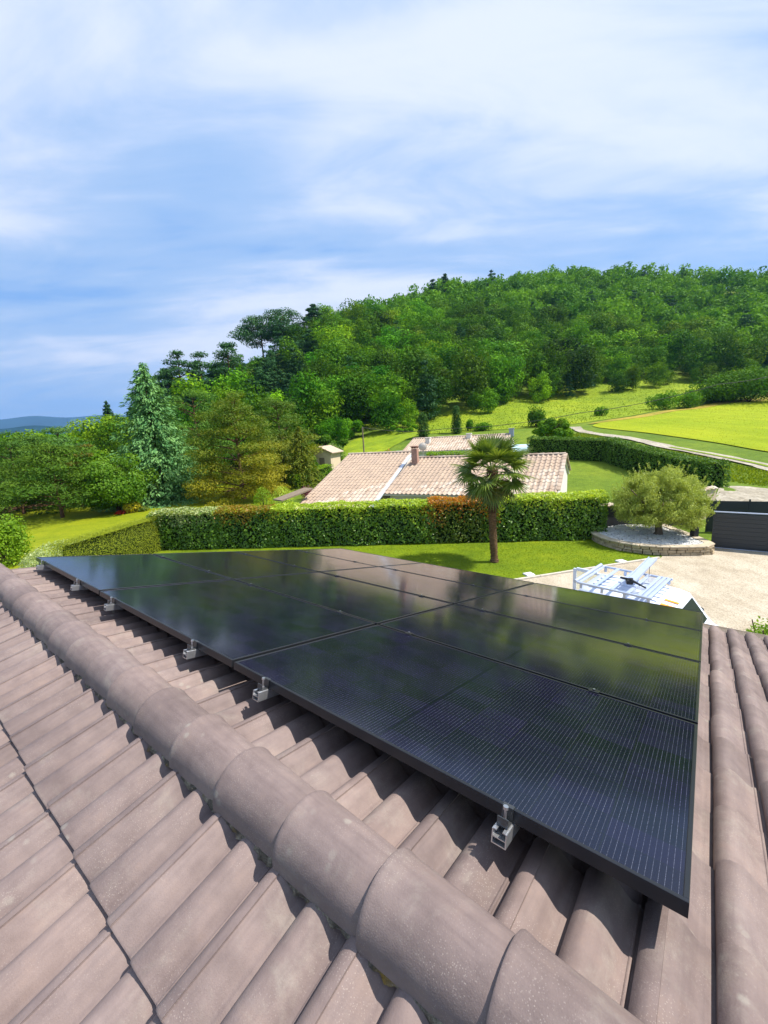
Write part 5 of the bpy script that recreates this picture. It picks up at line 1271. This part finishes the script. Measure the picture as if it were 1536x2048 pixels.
for k, (px, top, r_, w_, sd) in enumerate(((440, 880, 60, 130, 1), (520, 885, 62, 130, 2), (600, 880, 66, 120, 3), (395, 905, 58, 110, 4), (650, 865, 74, 90, 5))):  # added darkened trees stand in for the shade behind the pines
    broad_tree('shade_fill_tree', ('added bushy tree dark as shade in the gap right of the spire conifer', 'added bushy tree dark as shade behind the trunk of the golden pine', 'added bushy tree dark as shade behind the weeping conifer', 'low added tree dark as shade at the foot of the spire conifer', 'added tree dark as shade behind the cream cabin')[k], px, top, r_, w_, LF['forest'], 7000, .34, 400 + sd, -.1, 24, (.6, .62, .6))
for k, (px, top, r_, w_) in enumerate(((20, 955, 60, 130), (90, 965, 63, 120), (160, 960, 60, 120), (215, 968, 58, 100))):  # added darkened bushes stand in for shade under the left trees
    broad_tree('shade_fill_bush', ('added bush dark as shade under the pines at the left picture edge', 'added bush dark as shade behind the trunk of the dark pine', 'added bush dark as shade between dark pine and bright garden tree', 'added bush dark as shade under the bright garden tree')[k], px, top, r_, w_, LF['forest'], 5000, .3, 420 + k, -.15, 18, (.6, .6, .5))
px_shrub('garden_shrub', 'dark green shrub hiding the left side of the cream cabin', 622, 902, 960, 52, 40, LF['forest'], 2200, .22, 79, tint=(.8, .8, .7))
px_shrub('garden_shrub', 'rounded green shrub below the cream cabin beside the roof corner', 655, 925, 960, 50, 40, LF['forest'], 2200, .22, 80, tint=(1.1, 1.1, .8))
# tall pines on the shoulder of the hill
for px, top, w_, lb in ((518, 632, 88, 'leftmost umbrella pine on the hill shoulder'), (564, 620, 100, 'broadest umbrella pine on the hill shoulder skyline'), (626, 610, 44, 'slim tall pine standing apart right of the umbrella pines'),
                        (352, 700, 84, 'dark pine at the left end of the wood'), (396, 706, 90, 'second dark pine from the left end of the wood'), (452, 686, 90, 'dark pine below the umbrella pines'),
                        (328, 734, 70, 'short dark pine at the foot of the left wood edge'), (592, 650, 80, 'dark pine just below the slim tall pine')):
    r_ = 175 if top < 660 else 128
    pine_tree('hill_pine', lb, px, top, r_, w_, LF['pine'], 7500, .7 if r_ > 150 else .55, 130 + px, .45 if top < 640 else .15, 7, .45, 1.0 if top < 640 else 0, (1.05, 1.1, 1.15), .5)
for px, top in ((865, 560), (890, 545), (983, 540)):
    pine_tree('ridge_pine', {865: 'slim pine breaking the ridge skyline, leftmost of three', 890: 'slim pine breaking the ridge skyline, middle one of three', 983: 'slim pine breaking the ridge skyline, rightmost of three'}[px], px, top, 262 if px < 900 else 285, 22, LF['pine'], 1500, 1.0, 170 + px, .3, 7, .5, 0, (.9, 1.0, 1.1), .5)

# ================================================================== the wood on the hill
AZS = np.array([-42, -35, -28, -24, -16, -13, -9, -5, 0, 8, 15, 22, 30, 38, 45, 60]); R0S = np.array([120, 108, 98, 86, 78, 79, 80, 82, 86, 93, 105, 122, 145, 170, 184, 200]); R1S = np.array([140, 140, 140, 142, 158, 160, 166, 222, 255, 295, 312, 328, 340, 352, 358, 380])
pts = []; rw = np.random.default_rng(77)
r_ = 80.0
while r_ < 385:
    sp = 6.7 + .008 * (r_ - 80); da = math.degrees(sp / r_)
    for a in np.arange(-29, 52, da):
        a2 = a + rw.normal(0, da * .28); rr_ = r_ + rw.normal(0, sp * .28)
        if np.interp(a2, AZS, R0S) <= rr_ <= np.interp(a2, AZS, R1S): pts.append((a2, rr_))
    r_ += sp * .92
pts = np.array(pts); xy = np.column_stack([pts[:, 1] * np.sin(np.radians(pts[:, 0])), pts[:, 1] * np.cos(np.radians(pts[:, 0]))]); zz = hgt(xy[:, 0], xy[:, 1])
FC = [crown_broad(200 + k, 2800, .046, .0 + .03 * (k % 3), .32 + .05 * (k % 4), 18 + 2 * (k % 3)).mesh('wood_tree', [LF['forest'], MT['bark']]) for k in range(7)]
FP = [crown_pine(230 + k, 1700, .20 + .03 * k, .18, .055, 9, .5, 0, .45)[0].mesh('wood_pine', [LF['pine'], MT['bark_pine']]) for k in range(3)]
FC_lo = [crown_broad(260 + k, 520, .092, .0, .36 + .03 * k, 14) for k in range(4)]; FP_lo = [crown_pine(270 + k, 420, .26, .1, .10, 8, .6, 0, .6)[0] for k in range(2)]
def tintf(kind, az, r_):
    f = np.clip((r_ - 120) / 200, 0, 1)
    if kind == 0:
        patch = .5 + .5 * math.sin(az * .33 + r_ * .045) * math.cos(az * .21 - r_ * .06 + 1.0); g_ = rw.uniform(.20, .72) + .85 * patch * rw.uniform(.4, 1.25); warm = rw.normal(1.0, .15); y_ = rw.uniform() < .14
        t = np.array([.95 * g_ * warm, .95 * g_, .8 * g_])
        return t * (np.array([1.7, 1.5, 1.0]) if y_ else 1)
    g_ = rw.uniform(.75, 1.25); return np.array([g_ * .85, g_ * .95, g_ * 1.05])
order = np.argsort(pts[:, 1]); far = Leaves(); far_p = Leaves(); nind = 0
kinds = np.array([1 if rw.uniform() < (.06 + .5 * (a < -8) * (r > np.interp(a, AZS, R0S) + 14) - .03 * (r > 230)) else 0 for a, r in pts])
hts = np.where(kinds == 1, rw.uniform(11, 15, len(pts)), rw.uniform(10, 17, len(pts))) * np.where(pts[:, 1] < np.interp(pts[:, 0], AZS, R0S) + 7, .55, 1.0)
LAB = {(0, 0): 'dark green broadleaf tree in the dense hillside wood', (0, 1): 'fresh light green broadleaf tree in the dense hillside wood', (1, 0): 'dark pine standing among the broadleaf trees of the hillside wood'}
cnt = {0: 0, 1: 0}
for i in order:
    k = int(kinds[i]); x, y = xy[i]; h = float(hts[i]); t = tintf(k, *pts[i])
    if cnt[k] < (285 if k == 0 else 140):
        cnt[k] += 1
        o = link('wood_tree' if k == 0 else 'wood_pine', FC[rw.integers(7)] if k == 0 else FP[rw.integers(3)], loc=(x, y, zz[i] - .3), rot=(0, 0, rw.uniform(0, 6.28)), scale=(h * rw.uniform(.72, 1.25), h * rw.uniform(.72, 1.25), h))
        o.color = (*t, 1); lg = int(k == 0 and t[1] > 1.05)
        tag(o, LAB[(k, lg)], 'tree', 'pines of the hillside wood' if k else ('light green trees of the hillside wood' if lg else 'dark green trees of the hillside wood'))
    else:
        src = FC_lo[rw.integers(4)] if k == 0 else FP_lo[rw.integers(2)]; L = far if k == 0 else far_p
        a = rw.uniform(0, 6.28); c_, s_ = math.cos(a), math.sin(a); V = np.concatenate(src.V) * h
        V = np.column_stack([V[:, 0] * c_ - V[:, 1] * s_ + x, V[:, 0] * s_ + V[:, 1] * c_ + y, V[:, 2] + zz[i] - .3]); F = np.concatenate(src.F)
        L.put(V, F, np.clip(np.concatenate(src.v) * .5 + (t[1] - .5) * .75, 0, 1))
print('wood', len(pts), cnt)
if far.V: tag(link('far_wood', far.mesh('far_wood', LF['forest'])), 'far mass of broadleaf woodland on the upper hill', kind='stuff')
if far_p.V: tag(link('far_pinewood', far_p.mesh('far_pinewood', LF['pine'])), 'far mass of pines on the upper hill', kind='stuff')
# woods on the low ground to the left, fading into the distance
lw = Leaves(); rl_ = np.random.default_rng(91)
for k in range(900):
    a = rl_.uniform(-62, -24); r_ = 115 * (1500 / 115) ** rl_.uniform(0, 1); x, y, _ = polar(a, r_); h = rl_.uniform(7, 13) * (1 + .2 * (r_ > 500)); src = (FC_lo + FP_lo)[rl_.integers(6)]
    if r_ < 150 and a > -30: continue
    h = min(h, (6 + .036 * r_ - gz(x, y)) / (1.0 if r_ < 400 else 1.5))
    V = np.concatenate(src.V) * h * (1.0 if r_ < 400 else 1.5); z = gz(x, y)
    lw.put(V + np.array((x, y, z - .3)), np.concatenate(src.F), np.clip(np.concatenate(src.v) * .6 + rl_.uniform(-.1, .3), 0, 1))
tag(link('valley_wood', lw.mesh('valley_wood', LF['forest'])), 'distant woodland filling the low ground at the left', kind='stuff')
# far hills, haze blue put into their colour
def far_hills():
    for name, R_, base, amp, seed in (('far_hills', 7000, 540, 50, 1), ('near_hills', 2600, 150, 26, 2)):
        az = np.radians(np.arange(-80, 8, .4)); mb = MB(); vs = []
        prof = base + amp * (np.sin(az * 5.3 + seed) * .5 + np.sin(az * 13.1 + seed * 2) * .28 + np.sin(az * 37 + seed) * .12 + np.sin(az * 90) * .05) 
        rows_ = [(1.0, 0), (1.05, .55), (1.12, .9), (1.2, 1.0), (1.4, .7)]
        for f, hh in rows_:
            for a, p_ in zip(az, prof): vs.append((R_ * f * math.sin(a), R_ * f * math.cos(a), p_ * hh * (1 + .03 * math.sin(a * 60 + f * 9)) - 25 * (hh == 0)))
        n = len(az); mb.add(vs, [(j * n + i, j * n + i + 1, (j + 1) * n + i + 1, (j + 1) * n + i) for j in range(len(rows_) - 1) for i in range(n - 1)], True)
        tag(mb.build(name, MT['farhill']), kind='structure')
far_hills()

# ================================================================== grass tufts on the near lawn and the meadow
def tufts(name, label, poly, n, size, leafm, lift, seed):
    rg = np.random.default_rng(seed); xs = [p[0] for p in poly]; ys = [p[1] for p in poly]
    x = rg.uniform(min(xs), max(xs), n); y = rg.uniform(min(ys), max(ys), n); ok = inside(poly, x, y); x, y = x[ok], y[ok]; m = len(x)
    L = Leaves(); a = rg.uniform(0, 6.283, m); Pt = np.column_stack([x, y, hgt(x, y) + lift + size * .3])
    L.leaves(Pt, np.column_stack([np.cos(a), np.sin(a), .25 * np.ones(m)]), size, .4, rg, .2, np.tile((0, 0, 1.0), (m, 1)))
    tag(link(name, L.mesh(name, leafm)), label, kind='stuff')
tufts('lawn_grass', 'short grass of the mown lawn', [(-2, 13.9), (KA[0], KA[1] + .15), (KB[0] - .2, KB[1] + .2), (10.6, 19.8), (-12.6, 22.9), (-12.6, 16)], 60000, .05, LF['grass'], .0, 301)
tufts('meadow_tufts', 'taller grass tufts on the meadow slope', [P(830, 872, 74), P(980, 870, 78), P(1130, 852, 84), P(1420, 800, 126), P(1600, 775, 160), P(1430, 752, 200), P(1250, 775, 165), P(1100, 790, 144), P(960, 815, 122), P(860, 838, 104)], 30000, .35, LF['grass'], .0, 302)
tufts('verge_tufts', 'rough grass along the track and lane', [P(1130, 880, 66), P(1160, 866, 73), P(1340, 905, 56), P(1540, 945, 45), P(1540, 975, 39), P(1455, 960, 40), P(1210, 880, 60)], 16000, .22, LF['grass'], .0, 303)
tufts('field_crop', 'ears of the ripening crop', field, 26000, .16, LF['crop'], .05, 304)

# ================================================================== thin summer haze
mb = MB(); mb.box((0, 2000, 340), (26000, 26000, 760)); hz = mb.build('haze', None); hz.data.materials.clear()
mh, th_, oh = mat_new('summer_haze'); pv = th_.nodes.new('ShaderNodeVolumePrincipled'); pv.inputs['Color'].default_value = (.28, .55, 1.0, 1); pv.inputs['Density'].default_value = 1.05e-4; pv.inputs['Anisotropy'].default_value = .25
th_.links.new(pv.outputs[0], oh.inputs['Volume']); hz.data.materials.append(mh); tag(hz, 'thin blue summer haze over the valley', kind='stuff')
